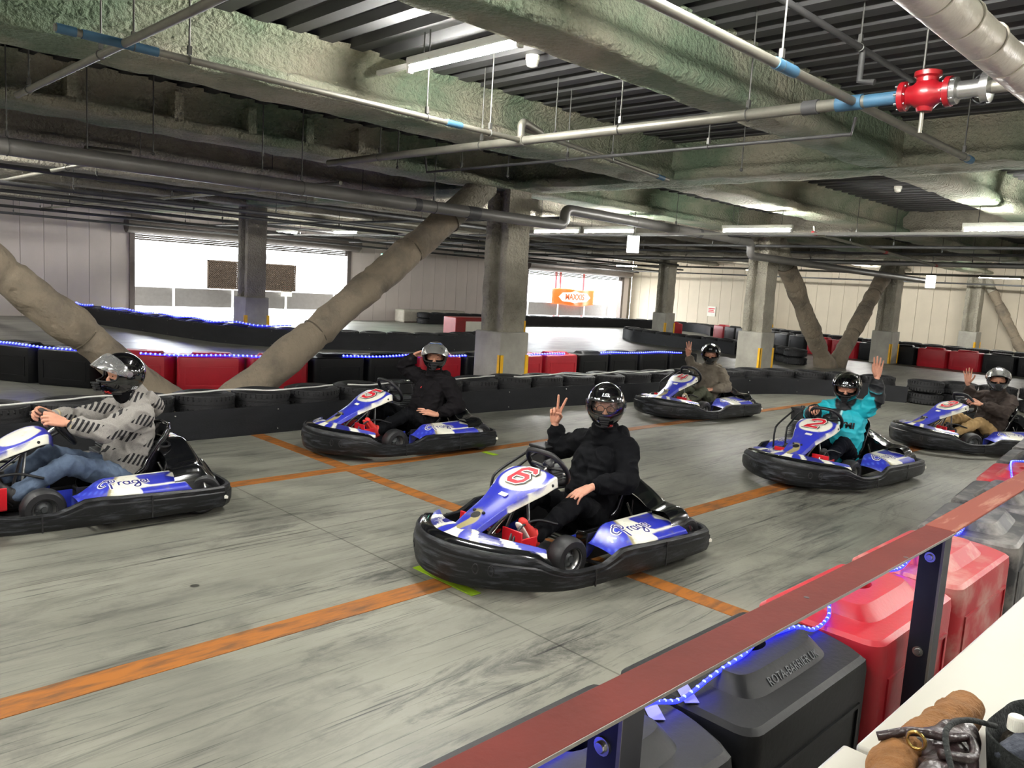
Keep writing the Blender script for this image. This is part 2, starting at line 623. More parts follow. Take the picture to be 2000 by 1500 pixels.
# ---- shutter openings
def opening(name, x0, x1, zt, label):
    w = empty(name, (x0, YF, 0), label=label, cat='window', kind='structure')
    L_ = x1-x0
    mb = MB()
    for s in (0.0, L_):
        mb.box(s-0.08, s+0.08, -0.12, 0.1, 0, zt)
    mb.build('guide_rail', M['shutter'], w, bevel=0.01)
    mb = MB()
    mb.lathe([(0.0, 0), (0.24, 0), (0.24, L_+0.5), (0.0, L_+0.5)], 20, Matrix.Translation((-0.25, -0.32, zt+0.17)) @ Matrix.Rotation(pi/2, 4, 'Y'))
    mb.build('shutter_roll', M['shutter'], w, smooth=40)
    mb = MB()
    for i in range(4):
        mb.box(0, L_, -0.03, 0.02, zt-0.02-0.06*i-0.055, zt-0.02-0.06*i)
    mb.build('shutter_slats', M['shutter'], w)
    return w
opening('window_1', 9.0, 16.8, 2.66, 'wide open shutter bay with daylight left of the sloping brace')
opening('window_2', 26.4, 33.6, 2.50, 'wide open shutter bay with the orange banner outside')

# ---- outside: kerb wall, fence posts, lattice screen, banner, car
M['outwall'] = pmat('outdoor_low_wall', (92, 88, 85), 0.9, var=0.1)
M['asphalt'] = pmat('outdoor_paving', (190, 190, 186), 0.9, var=0.08)
tag(MB().box(XL, XR+6, YF+0.3, YF+16, -0.25, -0.02).build('ground_outside', M['asphalt']), 'pale paving outside the shutter openings', 'ground', kind='structure')
for (a, b, lab) in ((8.0, 18.0, 'low grey wall outside the left shutter opening'), (25.5, 35.5, 'low grey wall outside the right shutter opening')):
    o = MB().box(a, b, YF+1.6, YF+1.75, 0.28, 0.92).build('low_wall', M['outwall'], bevel=0.02)
    tag(o, lab, 'low wall')
for i, px in enumerate((10.9, 13.0, 15.1, 17.2)):
    o = MB().tube([(px, YF+1.5, -0.02), (px, YF+1.5, 1.5)], 0.04, 10).box(px-0.09, px+0.09, YF+1.44, YF+1.56, -0.02, 0.03).build('fence_post', M['white_metal'], smooth=40)
    tag(o, 'white steel fence post outside the left shutter opening', 'post', 'fence posts outside the left opening')
for i, px in enumerate((28.2, 30.4, 32.5, 34.6)):
    o = MB().tube([(px, YF+1.5, -0.02), (px, YF+1.5, 1.9)], 0.035, 10).box(px-0.09, px+0.09, YF+1.44, YF+1.56, -0.02, 0.03).build('fence_post', M['white_metal'], smooth=40)
    tag(o, 'white steel fence post beside the orange banner outside', 'post', 'fence posts outside the right opening')
M['lattice_back'] = pmat('brown_mesh_backing', (62, 52, 44), 0.9, c2=(104, 92, 78), amt=0.5, scale=14)
M['lattice'] = pmat('brown_lattice', (72, 58, 46), 0.8, var=0.2)
for (cx, w, lab) in ((12.6, 1.15, 'brown lattice screen outside, left of the concrete column'), (14.6, 1.7, 'brown lattice screen outside, right of the concrete column')):
    e = empty('lattice_screen', (cx, YF+1.42, 0.95), label=lab, cat='screen')
    mb = MB()
    for s in (-w/2, w/2-0.05): mb.box(s, s+0.05, -0.02, 0.02, 0, 1.0)
    for s in (0, 0.95): mb.box(-w/2, w/2, -0.02, 0.02, s, s+0.05)
    mb.build('screen_frame', M['lattice'], e)
    MB().box(-w/2+0.05, w/2-0.05, 0.022, 0.03, 0.04, 0.96).build('backing', M['lattice_back'], e)
    mb = MB()
    n = int(w/0.075)
    for sgn in (1, -1):
        for k in range(-14, n+14):
            # diagonal lath clipped to the frame
            xa = -w/2+k*0.075
            t0, t1 = 0.0, 1.0
            pts = []
            for t in (0.0, 1.0):
                pts.append((xa+sgn*t, t))
            (ax, az), (bx, bz) = pts
            lo, hi = -w/2, w/2
            def at(xx): return az+(xx-ax)/(bx-ax)*(bz-az)
            if max(ax, bx) < lo or min(ax, bx) > hi: continue
            c = []
            for (px_, pz_) in ((ax, az), (bx, bz)):
                q = min(hi, max(lo, px_))
                c.append((q, at(q)))
            mb.tube([(c[0][0], 0.008*sgn, c[0][1]), (c[1][0], 0.008*sgn, c[1][1])], 0.014, 4)
    o = mb.build('lath', M['lattice'], e)
    o['kind'] = 'stuff'
# banner
M['banner'] = pmat('orange_banner', (240, 96, 16), 0.6, var=0.05)
M['bannertext'] = pmat('banner_print_orange', (226, 84, 10), 0.6, var=0.04)
M['red_post'] = pmat('red_paint', (214, 30, 36), 0.5, var=0.06)
b = empty('banner', (31.45, YF+1.40, 0.86), label='orange cloth banner with a white lozenge and brand lettering outside', cat='banner')
def ban(u, v):
    x = (u-0.5)*3.3
    return V(x, 0.05*sin(u*9)+0.03*sin(u*23), v*0.78+0.05*sin(u*pi)*(-1 if v < 0.5 else 0.4)+0.03*sin(u*7))
MB().grid(ban, 40, 10).build('cloth', M['banner'], b, smooth=180)
solid(b.children[0], 0.01, 0)
hexp = [(-1.25, 0.0), (-0.95, 0.22), (-0.35, 0.25), (0, 0.31), (0.35, 0.25), (0.95, 0.22), (1.25, 0), (0.95, -0.22), (0.35, -0.25), (0, -0.31), (-0.35, -0.25), (-0.95, -0.22)]
Mb = Matrix.Translation((0, -0.10, 0.39)) @ Matrix.Rotation(pi/2, 4, 'X')
MB().prism(hexp, 0, 0.006, Mb).build('lozenge', M['white'], b)
letter('lettering', 'MAXXIS', 0.42, M['bannertext'], Mb @ Matrix.Translation((0, 0, 0.008)), b, offset=0.012, extrude=0.002)
for px in (32.0, 32.35, 34.3):
    o = MB().tube([(px, YF+3.2, -0.02), (px, YF+3.2, 3.2)], 0.07, 12).box(px-.1, px+.1, YF+3.1, YF+3.3, -0.02, 0.05).build('sign_pole', M['red_post'], smooth=40)
    tag(o, 'red painted pole standing outside behind the banner', 'pole', 'red poles outside')

# ---- columns on a grid
GX = [0.65, 8.98, 17.32, 25.6, 33.7]
def shot_mesh(path_fn, sec, n, amp=0.02, freq=3.0, seed=0):
    """extrude closed section sec (list of 2D) along path_fn(t)->matrix with rough sprayed surface"""
    vs, fs = [], []
    m = len(sec)
    for i in range(n+1):
        Mx = path_fn(i/n)
        for j, (a, b_) in enumerate(sec):
            p = Mx @ Vector((a, b_, 0))
            q = p*freq+Vector((seed, 0, 0))
            d = noise.noise_vector(q)*amp+noise.noise_vector(q*3.1)*amp*0.5
            vs.append(p+d)
    for i in range(n):
        for j in range(m):
            k = (j+1) % m
            fs.append((i*m+j, i*m+k, (i+1)*m+k, (i+1)*m+j))
    fs.append(tuple(range(m)))
    fs.append(tuple(n*m+j for j in reversed(range(m))))
    return MB().add(vs, fs)
def densify(pts, step, closed=True):
    out = []
    n = len(pts)
    for i in range(n if closed else n-1):
        a, b_ = Vector(pts[i]), Vector(pts[(i+1) % n])
        k = max(1, int((b_-a).length/step+0.5))
        for t in range(k): out.append(tuple(a+(b_-a)*(t/k)))
    if not closed: out.append(tuple(pts[-1]))
    return out
HSEC = densify([(-0.24, -0.25), (0.24, -0.25), (0.25, -0.22), (0.25, -0.13), (0.22, -0.11), (0.10, -0.09), (0.09, 0.09), (0.22, 0.11), (0.25, 0.13), (0.25, 0.22), (0.24, 0.25), (-0.24, 0.25), (-0.25, 0.22), (-0.25, 0.13), (-0.22, 0.11), (-0.09, 0.09), (-0.10, -0.09), (-0.22, -0.11), (-0.25, -0.13), (-0.25, -0.22)], 0.07)
def column(x, y, label, ph=1.0, guards=True, top=SOFF+0.05):
    c = empty('column', (x, y, 0), label=label, cat='column')
    MB().box(-0.31, 0.31, -0.31, 0.31, 0, ph).build('plinth', M['concrete'], c, bevel=0.02)
    shot_mesh(lambda t: Matrix.Translation((0, 0, ph+(top-ph)*t)), HSEC, 30, 0.018, 3.0, x+y).build('shaft', M['shotcrete'], c, smooth=60)
    if guards:
        for (gx, gy) in ((-0.31, -0.31), (0.31, -0.31)):
            s = 1 if gx > 0 else -1
            g = MB().box(gx-0.008, gx+0.008, gy-0.012, gy+0.06, 0.02, 0.62).box(min(gx+s*0.008, gx-s*0.06), max(gx+s*0.008, gx-s*0.06), gy-0.014, gy+0.006, 0.02, 0.62)
            g.build('corner_guard', M['yellow'], c)
    return c
column(GX[1], 9.3, 'sprayed H-shaped column with a wide concrete plinth behind kart 5', ph=0.98)
column(GX[2], 9.3, 'sprayed column on a yellow-edged plinth at the left arm of the V brace', ph=0.98)
column(GX[3], 9.4, 'sprayed column on a plinth at the right arm of the V brace', ph=1.0)
column(GX[4], 9.3, 'pale sprayed column on a plinth close to the cream wall', ph=1.0)
column(GX[1]+0.2, 18.4, 'sprayed column in front of the left daylight opening', ph=1.05)
column(GX[2]+0.35, 17.9, 'far sprayed column seen just behind the wide-plinth column', ph=1.0)
column(GX[3]+0.35, 17.9, 'far sprayed column in front of the cream wall corner', ph=1.0)
column(GX[4]+0.2, 17.9, 'farthest slim column half hidden behind the V brace column', ph=1.0)

# ---- sprayed beams
def beam_sec(w, h, tf=0.12, tw=0.13):
    return densify([(-w*0.8, h+0.02), (-w*0.62, h-0.05), (-tw, h-0.09), (-tw, tf+0.07), (-tw-0.06, tf+0.02), (-w+0.02, tf-0.01), (-w-0.01, tf*0.5), (-w+0.03, 0.0), (w-0.03, 0.0), (w+0.01, tf*0.5), (w-0.02, tf-0.01), (tw+0.06, tf+0.02), (tw, tf+0.07), (tw, h-0.09), (w*0.62, h-0.05), (w*0.8, h+0.02)], 0.09)
def beam_x(y, x0, x1, w, mat, label, group=None, z=SOFF, step=0.13, amp=0.022):
    n = int((x1-x0)/step)
    R = Matrix(((0, 0, 1, 0), (1, 0, 0, 0), (0, 1, 0, 0), (0, 0, 0, 1)))
    o = shot_mesh(lambda t: Matrix.Translation((x0+(x1-x0)*t, y, z)) @ R, beam_sec(w, DECK-z), n, amp, 3.2, y*7).build('beam', M[mat], smooth=70)
    return tag(o, label, 'beam', group)
def beam_y(x, y0, y1, w, mat, label, group=None, z=SOFF, step=0.13, amp=0.022):
    n = int((y1-y0)/step)
    R = Matrix(((1, 0, 0, 0), (0, 0, 1, 0), (0, 1, 0, 0), (0, 0, 0, 1)))
    o = shot_mesh(lambda t: Matrix.Translation((x, y0+(y1-y0)*t, z)) @ R, beam_sec(w, DECK-z), n, amp, 3.2, x*5).build('beam', M[mat], smooth=70)
    return tag(o, label, 'beam', group)
beam_x(0.55, -6, 26, 0.22, 'shotgreen', 'sprayed secondary beam running above the spectator rail')
beam_x(3.45, -6, 34.3, 0.21, 'shotgreen', 'green-stained sprayed beam carrying the lamp next to the smoke detector')
beam_x(6.36, -6, 34.3, 0.34, 'shotgreen', 'thick pale sprayed beam under the blue-ended sprinkler pipe')
beam_x(9.3, -6, 34.3, 0.36, 'shotgreen', 'main sprayed beam on the near column row above the drain pipe')
for i, y in enumerate((12.2, 15.1, 18.1, 21.0, 23.8)):
    beam_x(y, -6, 34.3, 0.28, 'shotcrete', ('sprayed beam just beyond the near column row', 'sprayed beam midway between the two column rows', 'sprayed beam on the far column row', 'sprayed beam beyond the far column row', 'sprayed beam nearest the shutter openings')[i], None, step=0.25, amp=0.018)
beam_y(GX[0], -6, 25.8, 0.32, 'shotgreen', 'sprayed cross beam on the first column line', None, step=0.2)
beam_y(9.05, -6, 25.8, 0.34, 'shotgreen', 'broad sprayed cross beam on the line of the wide-plinth column')
beam_y(GX[2], -6, 25.8, 0.3, 'shotcrete', 'sprayed cross beam on the line of the V brace left column', None, step=0.25)
beam_y(GX[3], -6, 25.8, 0.3, 'shotcrete', 'sprayed cross beam on the line of the V brace right column', None, step=0.3)
# stiffener pockets on the main beam
for k, xs in enumerate((2.55, 3.6, 4.45, 5.2, 5.95)):
    o = shot_mesh(lambda t: Matrix.Translation((xs, 8.97+0.2*t, 3.43)) @ Matrix(((1, 0, 0, 0), (0, 0, 1, 0), (0, 1, 0, 0), (0, 0, 0, 1))), densify([(-0.05, -0.13), (0.05, -0.13), (0.05, 0.16), (-0.05, 0.16)], 0.06), 4, 0.014, 5, xs).build('stiffener', M['shotgreen'], None, smooth=60)
    tag(o, 'sprayed stiffener rib on the web of the main beam', 'stiffener', 'stiffener ribs on the main beam')

# ---- diagonal braces wrapped in cloth
M['tieband'] = pmat('brown_tie_band', (92, 84, 70), 0.9, var=0.15)
def brace(p0, p1, r, label, frac=0.84, seed=0.0):
    p0, p1 = Vector(p0), Vector(p1)
    d = (p1-p0)
    e = empty('diagonal_brace', p0, label=label, cat='brace')
    ax = d.normalized()
    s = ax.cross(V(0, 1, 0)).normalized()
    t = s.cross(ax)
    def ringmesh(f0, f1, r0, amp, n, strap):
        vs, fs = [], []
        seg = 28
        for i in range(n+1):
            f = f0+(f1-f0)*i/n
            c = d*f
            bul = r0*(1+0.05*sin(f*17+seed)+0.03*sin(f*41))
            for q in strap:
                bul -= r0*0.16*math.exp(-((f-q)/0.006)**2)
            if f < 0.13: bul += r0*0.25*(1-f/0.13)
            for k in range(seg):
                a = 2*pi*k/seg
                dirv = s*cos(a)+t*sin(a)
                pt = c+dirv*bul
                nn = noise.noise(pt*2.2+Vector((seed, 0, 0)))*amp+noise.noise(Vector((a*2, f*30, seed)))*amp*0.6
                vs.append(pt+dirv*nn)
        for i in range(n):
            for k in range(seg):
                l = (k+1) % seg
                fs.append((i*seg+k, i*seg+l, (i+1)*seg+l, (i+1)*seg+k))
        fs.append(tuple(range(seg)))
        fs.append(tuple(n*seg+k for k in reversed(range(seg))))
        return MB().add(vs, fs)
    ringmesh(-0.02, frac, r, 0.03, 90, (0.3, 0.52, 0.68)).build('cloth_wrap', M['wrap'], e, smooth=180)
    ringmesh(frac-0.02, 1.03, r*0.93, 0.02, 20, ()).build('bare_end', M['shotcrete'], e, smooth=180)
    mb = MB()
    for q in (0.30, 0.68, frac):
        c = d*q
        mb.tube([c+(s*cos(2*pi*k/24)+t*sin(2*pi*k/24))*(r*(0.90 if q < frac else 1.01)) for k in range(24)], 0.010, 6, closed=True)
    mb.build('tie_band', M['tieband'], e, smooth=180)
    return e
brace((3.75, 9.35, 0.02), (0.45, 9.35, 2.95), 0.19, 'grey cloth-wrapped diagonal brace rising to the left behind the grey-hoodie driver', seed=1.3)
brace((4.35, 9.3, 0.02), (8.35, 9.3, 3.15), 0.215, 'grey cloth-wrapped diagonal brace rising right to the wide-plinth column', seed=4.1)
brace((21.3, 9.3, 0.02), (17.9, 9.3, 3.1), 0.225, 'left arm of the far V-shaped wrapped brace', seed=2.2)
brace((21.9, 9.3, 0.02), (25.2, 9.35, 3.1), 0.215, 'right arm of the far V-shaped wrapped brace with a dark sooty side', seed=6.6)
brace((37.2-3.4, 7.3, 0.02), (33.75, 9.0, 3.0), 0.17, 'wrapped brace leaning against the pale column by the cream wall', seed=3.4)
# ================================================================== tyre walls
def tyre_mesh():
    R, w = 0.31, 0.21
    prof = [(0.185, -w/2+0.02), (0.20, -w/2+0.005), (0.24, -w/2), (0.285, -w/2+0.012), (R-0.008, -w/2+0.035), (R, -w/2+0.05)]
    # circumferential grooves
    for z in (-0.05, 0.0, 0.05):
        prof += [(R, z-0.008), (R-0.008, z-0.006), (R-0.008, z+0.006), (R, z+0.008)]
    prof += [(R, w/2-0.05), (R-0.008, w/2-0.035), (0.285, w/2-0.012), (0.24, w/2), (0.20, w/2-0.005), (0.185, w/2-0.02), (0.195, 0.0), (0.185, -w/2+0.02)]
    mb = MB().lathe(prof, 36, Matrix.Translation((0, 0, w/2)))
    # shoulder blocks
    for k in range(36):
        a = 2*pi*(k+0.5)/36
        Mx = Matrix.Rotation(a, 4, 'Z')
        for z in (0.045, w-0.045):
            mb.box(R-0.02, R+0.004, -0.018, 0.018, z-0.022, z+0.022, Mx)
    return mb.mesh('tyre', M['tyre'], 35)
TYRE = tyre_mesh()
def place_tyre(x, y, z, label, group, s=1.0):
    o = bpy.data.objects.new('tyre', TYRE)
    o.location = (x, y, z)
    o.rotation_euler = (random.uniform(-.02, .02), random.uniform(-.02, .02), random.uniform(0, 6.28))
    o.scale = (s, s, random.uniform(0.97, 1.03))
    link(o)
    tag(o, label, 'tyre', group)
    return o
def along(path, step):
    """points every step metres with tangents"""
    P = [Vector((*p, 0)) for p in path]
    P = catmull(P, 24)
    out = []
    acc = 0.0
    nxt = 0.0
    for a, b in zip(P, P[1:]):
        L_ = (b-a).length
        while nxt <= acc+L_ and L_ > 0:
            t = (nxt-acc)/L_
            out.append((a+(b-a)*t, (b-a).normalized()))
            nxt += step
        acc += L_
    return out
def tyre_row(path, label, group, layers=2, step=0.642, side=1.0, gap=0.31, bottom_label=None):
    fine = along(path, 0.2)
    off = [c+Vector((-t.y, t.x, 0))*side*(gap+0.02) for c, t in fine]
    pts = along([(q.x, q.y) for q in off[::3]+[off[-1]]], step)
    for c, t in pts:
        nrm = Vector((-t.y, t.x, 0))*side
        for l in range(layers):
            j = random.uniform(0.0, .012)
            p = c+nrm*j
            lab0 = label(c) if callable(label) else label
            lab = lab0 if l == layers-1 else lab0.replace('top tyre', 'lower tyre')
            place_tyre(p.x, p.y, 0.222*l+0.001, lab, group if l == layers-1 else group+', lower layer')
    return pts
def belt(path, h, label, group, z0=0.0, length=2.3, side=1.0, th=0.018, nb=5):
    P = along(path, 0.1)
    n = max(1, int(len(P)*0.1/length+0.5))
    per = len(P)/n
    outs = []
    for k in range(n):
        a, b = int(k*per), min(len(P)-1, int((k+1)*per))
        seg = P[a:b+1]
        if len(seg) < 2: continue
        c0 = seg[0][0]
        vs, fs = [], []
        m = len(seg)
        for c, t in seg:
            nrm = Vector((-t.y, t.x, 0))*side
            wob = 0.006*sin(c.x*3+c.y*2)
            o_, i_ = c-nrm*(th+wob)-c0, c-nrm*(0.002+wob)-c0
            vs += [(o_.x, o_.y, z0), (o_.x, o_.y, z0+h), (i_.x, i_.y, z0+h), (i_.x, i_.y, z0)]
        for i in range(m-1):
            for j in range(4):
                fs.append((4*i+j, 4*i+(j+1) % 4, 4*i+4+(j+1) % 4, 4*i+4+j))
        fs += [(0, 1, 2, 3), (4*m-1, 4*m-2, 4*m-3, 4*m-4)]
        e = empty('rubber_belt', c0, label=label(seg[len(seg)//2][0]) if callable(label) else label, cat='belt', group=group)
        MB().add(vs, fs).build('strip', M['belt'], e, smooth=50)
        for q in range(2):
            i = int((0.12+0.45*q)*m)
            c, t = seg[min(m-1, i)]
            nrm = Vector((-t.y, t.x, 0))*side
            for z in (z0+0.05, z0+h-0.04):
                cc = c-nrm*(th+0.006)-c0
                MB().sphere((cc.x, cc.y, z), 0.011, 8, 6).build('bolt', M['steel'], e, smooth=180)
    return outs

def b1_label(c):
    for x, s in ((3.0, 'farthest from the wide plinth in the lit run'), (3.6, 'just left of the left wrapped brace'), (5.9, 'between the feet of the two wrapped braces'), (7.5, 'right of the rising wrapped brace, behind kart 5'), (8.9, 'against the wide plinth, behind the saluting driver'), (9.9, 'just right of the wide plinth'), (11.2, 'between the wide plinth and the kart 4 driver'), (13.2, 'directly behind the kart 4 driver')):
        if c.x < x: return 'plastic barrier block '+s
    return 'plastic barrier block at the V brace column end of the lit run'
def b2_label(c):
    for y, s in ((4.5, 'farthest along from the V brace, before the cream wall'), (6.4, 'next to the red pair, behind the waving kart 3 driver'), (8.5, 'of the pair right of the V brace column'), (10.4, 'hidden beside the V brace right column plinth'), (12.6, 'seen between the arms of the V brace'), (15.0, 'left of the V brace arms')):
        if c.y < y: return 'plastic barrier block '+s
    return 'plastic barrier block at the far end near the tyre island'
def t1_label(c, what):
    for x, s in ((2.4, 'behind the striped-hoodie driver'), (4.6, 'between the striped-hoodie driver and kart 5'), (7.2, 'behind kart 5'), (9.6, 'below the wide plinth'), (12.2, 'behind kart 4'), (14.3, 'between kart 4 and the turquoise-jacket driver')):
        if c.x < x: return what+s
    return what+'behind the turquoise-jacket driver'
# near tyre wall behind the left-hand karts
T1 = [(-1.6, 7.78), (1.0, 7.78), (4.0, 7.78), (7.8, 7.78), (9.8, 7.56), (12.8, 7.25), (14.0, 7.0), (14.8, 6.45), (15.3, 5.7), (15.55, 5.2)]
tyre_row(T1, lambda c: t1_label(c, 'top tyre of the near belted wall '), 'near tyre wall, top layer')
belt(T1, 0.30, lambda c: t1_label(c, 'dark rubber belt strip on the near tyre wall '), 'belts on the near tyre wall')
T1b = [(15.62, 4.75), (16.1, 4.3), (16.4, 3.6), (16.5, 2.6), (16.4, 1.4)]
tyre_row(T1b, 'top tyre of the unbelted stacks behind kart 3', 'unbelted stacks behind kart 3')
# second tyre wall in the middle distance
T2 = [(6.8, 25.2), (7.2, 22.4), (7.6, 20.2), (8.05, 17.8), (9.0, 16.5), (10.5, 15.6), (12.3, 14.9), (14.2, 15.3), (16.6, 16.4)]
tyre_row(T2, 'top tyre of the curved tyre wall in front of the left daylight opening', 'curved middle tyre wall', side=1.0)
belt(T2, 0.40, 'rubber belt strip on the curved tyre wall by the left opening', 'belts on the curved middle tyre wall', side=1.0)
# tyre wall along the far openings
T3 = [(19.5, 24.3), (22.0, 24.1), (26.0, 23.8), (30.0, 23.3), (32.0, 22.3), (32.6, 20.8), (31.8, 19.6), (30.6, 18.6)]
tyre_row(T3, 'top tyre of the far tyre wall below the right daylight opening', 'far tyre wall')
belt(T3, 0.40, 'rubber belt strip on the far tyre wall below the right opening', 'belts on the far tyre wall')
# island to the right of the glossy floor
T4 = [(23.6, 18.0), (22.6, 16.6), (22.3, 14.6), (22.0, 12.4), (21.2, 10.6), (20.4, 10.1)]
tyre_row(T4, 'top tyre of the tyre island right of the glossy floor', 'tyre island', side=1.0)
belt(T4[:4], 0.36, 'rubber belt strip on the tyre island', 'belts on the tyre island', side=-1.0 if False else 1.0)
# row behind the red and black blocks by the cream wall
T5 = [(28.9, 15.3), (27.9, 13.6), (27.1, 11.6), (26.85, 9.0), (26.85, 6.5), (26.85, 2.0)]
tyre_row(T5, 'top tyre of the row behind the red and black blocks by the cream wall', 'tyre row by the cream wall', side=1.0, layers=3)

# ================================================================== plastic barrier blocks
BL, BW, BH = 0.885, 0.50, 0.55
def block_parts():
    # body: plan with one bulged end, one hollowed end
    n = 10
    plan = []
    r = 0.06
    hx, hy = BL/2, BW/2
    def corner(cx, cy, a0):
        return [(cx+r*cos(a0+pi/2*k/4), cy+r*sin(a0+pi/2*k/4)) for k in range(5)]
    right = [(hx-0.05+0.05*cos((k/8-0.5)*pi), -hy+r+(BW-2*r)*k/8) for k in range(9)]
    plan += corner(hx-0.05-r, -hy+r, -pi/2)[:2]+right+corner(hx-0.05-r, hy-r, 0)[3:]
    plan += corner(-hx+r, hy-r, pi/2)
    plan += corner(-hx+r, -hy+r, pi)
    # clean plan: remove near duplicates
    q = []
    for p in plan:
        if not q or (Vector(p)-Vector(q[-1])).length > 0.004: q.append(p)
    plan = q
    m = len(plan)
    rings = []
    for z, ins in ((0, 0.012), (0.03, 0.0), (BH-0.05, 0.0), (BH-0.014, 0.005), (BH, 0.022)):
        rings.append([(x*(1-ins/hx), y*(1-ins/hy), z) for x, y in plan])
    vs = [p for rg in rings for p in rg]
    fs = [tuple(reversed(range(m)))]
    for i in range(len(rings)-1):
        for j in range(m):
            k = (j+1) % m
            fs.append((i*m+j, i*m+k, (i+1)*m+k, (i+1)*m+j))
    fs.append(tuple((len(rings)-1)*m+j for j in range(m)))
    body = MB().add(vs, fs)
    # raised frames on both long sides
    for s in (-1, 1):
        y0, y1 = (s*hy-0.004, s*hy+0.007) if s > 0 else (s*hy-0.007, s*hy+0.004)
        body.box(-hx+0.10, hx-0.14, y0, y1, 0.10, 0.115)
        body.box(-hx+0.10, hx-0.14, y0, y1, 0.385, 0.40)
        body.box(-hx+0.10, -hx+0.115, y0, y1, 0.115, 0.385)
        body.box(hx-0.155, hx-0.14, y0, y1, 0.115, 0.385)
    # boss with oval filler opening
    bx, by = 0.28, 0.16
    def ov(w, h, N=32):
        out = []
        for k in range(N):
            a = 2*pi*k/N
            e = 0.35
            out.append((w*math.copysign(abs(cos(a))**e, cos(a)), h*math.copysign(abs(sin(a))**e, sin(a))))
        return out
    def oval(w, h, N=32):
        return [(w*cos(2*pi*k/N), h*sin(2*pi*k/N)) for k in range(N)]
    rg = [[(x, y, BH-0.004) for x, y in ov(bx, by)], [(x, y, BH+0.042) for x, y in ov(bx*0.90, by*0.70)], [(x, y, BH+0.05) for x, y in ov(bx*0.87, by*0.64)],
          [(x, y, BH+0.05) for x, y in oval(0.06, 0.032)], [(x, y, BH-0.03) for x, y in oval(0.058, 0.03)]]
    vs = [p for r_ in rg for p in r_]
    fs = []
    for i in range(len(rg)-1):
        for j in range(32):
            k = (j+1) % 32
            fs.append((i*32+j, i*32+k, (i+1)*32+k, (i+1)*32+j))
    fs.append(tuple(4*32+j for j in range(32)))
    boss = MB().add(vs, fs)
    return body, boss
_body, _boss = block_parts()
BODY = {k: _body.mesh('body', M[k], 30) for k in ('red_plastic', 'blk_plastic')}
BOSS = {k: _boss.mesh('filler_boss', M[k], 30) for k in ('red_plastic', 'blk_plastic')}
def block(x, y, rz, k, label, group=None):
    e = empty('barrier_block', (x, y, 0), rz, label, 'barrier', group)
    for nm, me in (('body', BODY[k]), ('filler_boss', BOSS[k])):
        link(bpy.data.objects.new(nm, me), e)
    return e
def block_run(path, pattern, label, group, side=1.0, step=0.9, zs=1.0):
    out = []
    fine = along(path, 0.2)
    off = [c+Vector((-t.y, t.x, 0))*side*BW/2 for c, t in fine]
    for i, (c, t) in enumerate(along([(q.x, q.y) for q in off[::3]+[off[-1]]], step)):
        nrm = Vector((-t.y, t.x, 0))*side
        k = 'red_plastic' if pattern(c) else 'blk_plastic'
        colr = 'red' if k[0] == 'r' else 'black'
        p = c
        lab = label(c) if callable(label) else label
        out.append(block(p.x, p.y, atan2(t.y, t.x), k, colr+' '+lab, colr+' '+group))
        out[-1].scale = (1, 1, zs)
    return out
# middle run behind the near tyre wall
B1 = [(1.9, 14.2), (2.9, 12.3), (3.9, 11.15), (5.4, 10.4), (7.5, 10.1), (9.7, 9.85), (11.1, 9.75), (13.1, 9.65), (15.4, 9.3)]
block_run(B1, lambda c: 3.55 < c.x < 5.75 or 7.5 < c.x < 8.8 or 9.9 < c.x < 11.2, b1_label, 'blocks behind the near tyre wall', zs=0.9)
# right run by the cream wall
B2 = [(29.2, 17.4), (27.6, 14.6), (26.25, 12.0), (26.1, 9.0), (26.1, 6.5), (26.1, 2.0)]
block_run(B2, lambda c: 6.4 < c.y < 8.5 or 10.5 < c.y < 12.5 or c.y > 17.2, b2_label, 'blocks before the cream wall')
# far red blocks left of the V brace column
for i, (x, y, k) in enumerate(((27.8, 18.6, 'red_plastic'), (28.5, 19.25, 'red_plastic'))):
    block(x, y, radians(43), k, 'red plastic block standing in front of the far tyre wall', 'far red blocks')

# ---- lit LED strips
def led_strip(name, path, label, spacing=0.033, r=0.006, bulb=0.0055, beads=True, glow='ledtape', group=None):
    P = catmull([Vector(p) for p in path], 12)
    base = P[0].copy()
    e = empty(name, base, label=label, cat='light strip', group=group)
    MB().tube([p-base for p in P], r, 6).build('sleeve', M[glow], e, smooth=180)
    if beads:
        mb = MB()
        acc, nxt = 0.0, 0.0
        for a, b in zip(P, P[1:]):
            L_ = (b-a).length
            while nxt <= acc+L_ and L_ > 0:
                c = a+(b-a)*((nxt-acc)/L_)-base
                mb.sphere((c.x, c.y, c.z+r*0.5), bulb, 6, 4)
                nxt += spacing
            acc += L_
        o = mb.build('led_bulbs', M['ledcore'], e, smooth=180)
        o['kind'] = 'stuff'
    return e
def on_run(path, a, b, z, side=1.0, off=0.12, wob=0.02, zw=0.01):
    """points on top of a run between parameters a..b (metres)"""
    pts = along(path, 0.15)
    out = []
    for i, (c, t) in enumerate(pts):
        s = i*0.15
        if a <= s <= b:
            nrm = Vector((-t.y, t.x, 0))*side
            p = c+nrm*(off+wob*sin(s*5))
            out.append((p.x, p.y, z+zw*sin(s*4.2)))
    return out
for a, b, lab in ((0.3, 3.2, 'blue light strip on the black blocks left of the wrapped brace'), (3.6, 6.0, 'blue light strip on the red blocks behind the grey-hoodie driver'), (6.5, 8.9, 'blue light strip on the blocks behind kart 5'), (9.2, 11.1, 'blue light strip on the blocks right of the wide-plinth column'), (12.1, 14.6, 'blue light strip on the black blocks behind kart 4')):
    led_strip('led_strip', on_run(B1, a, b, BH*0.9+0.014, 1.0, 0.06), lab, spacing=0.06, r=0.011, bulb=0.016, glow='led')
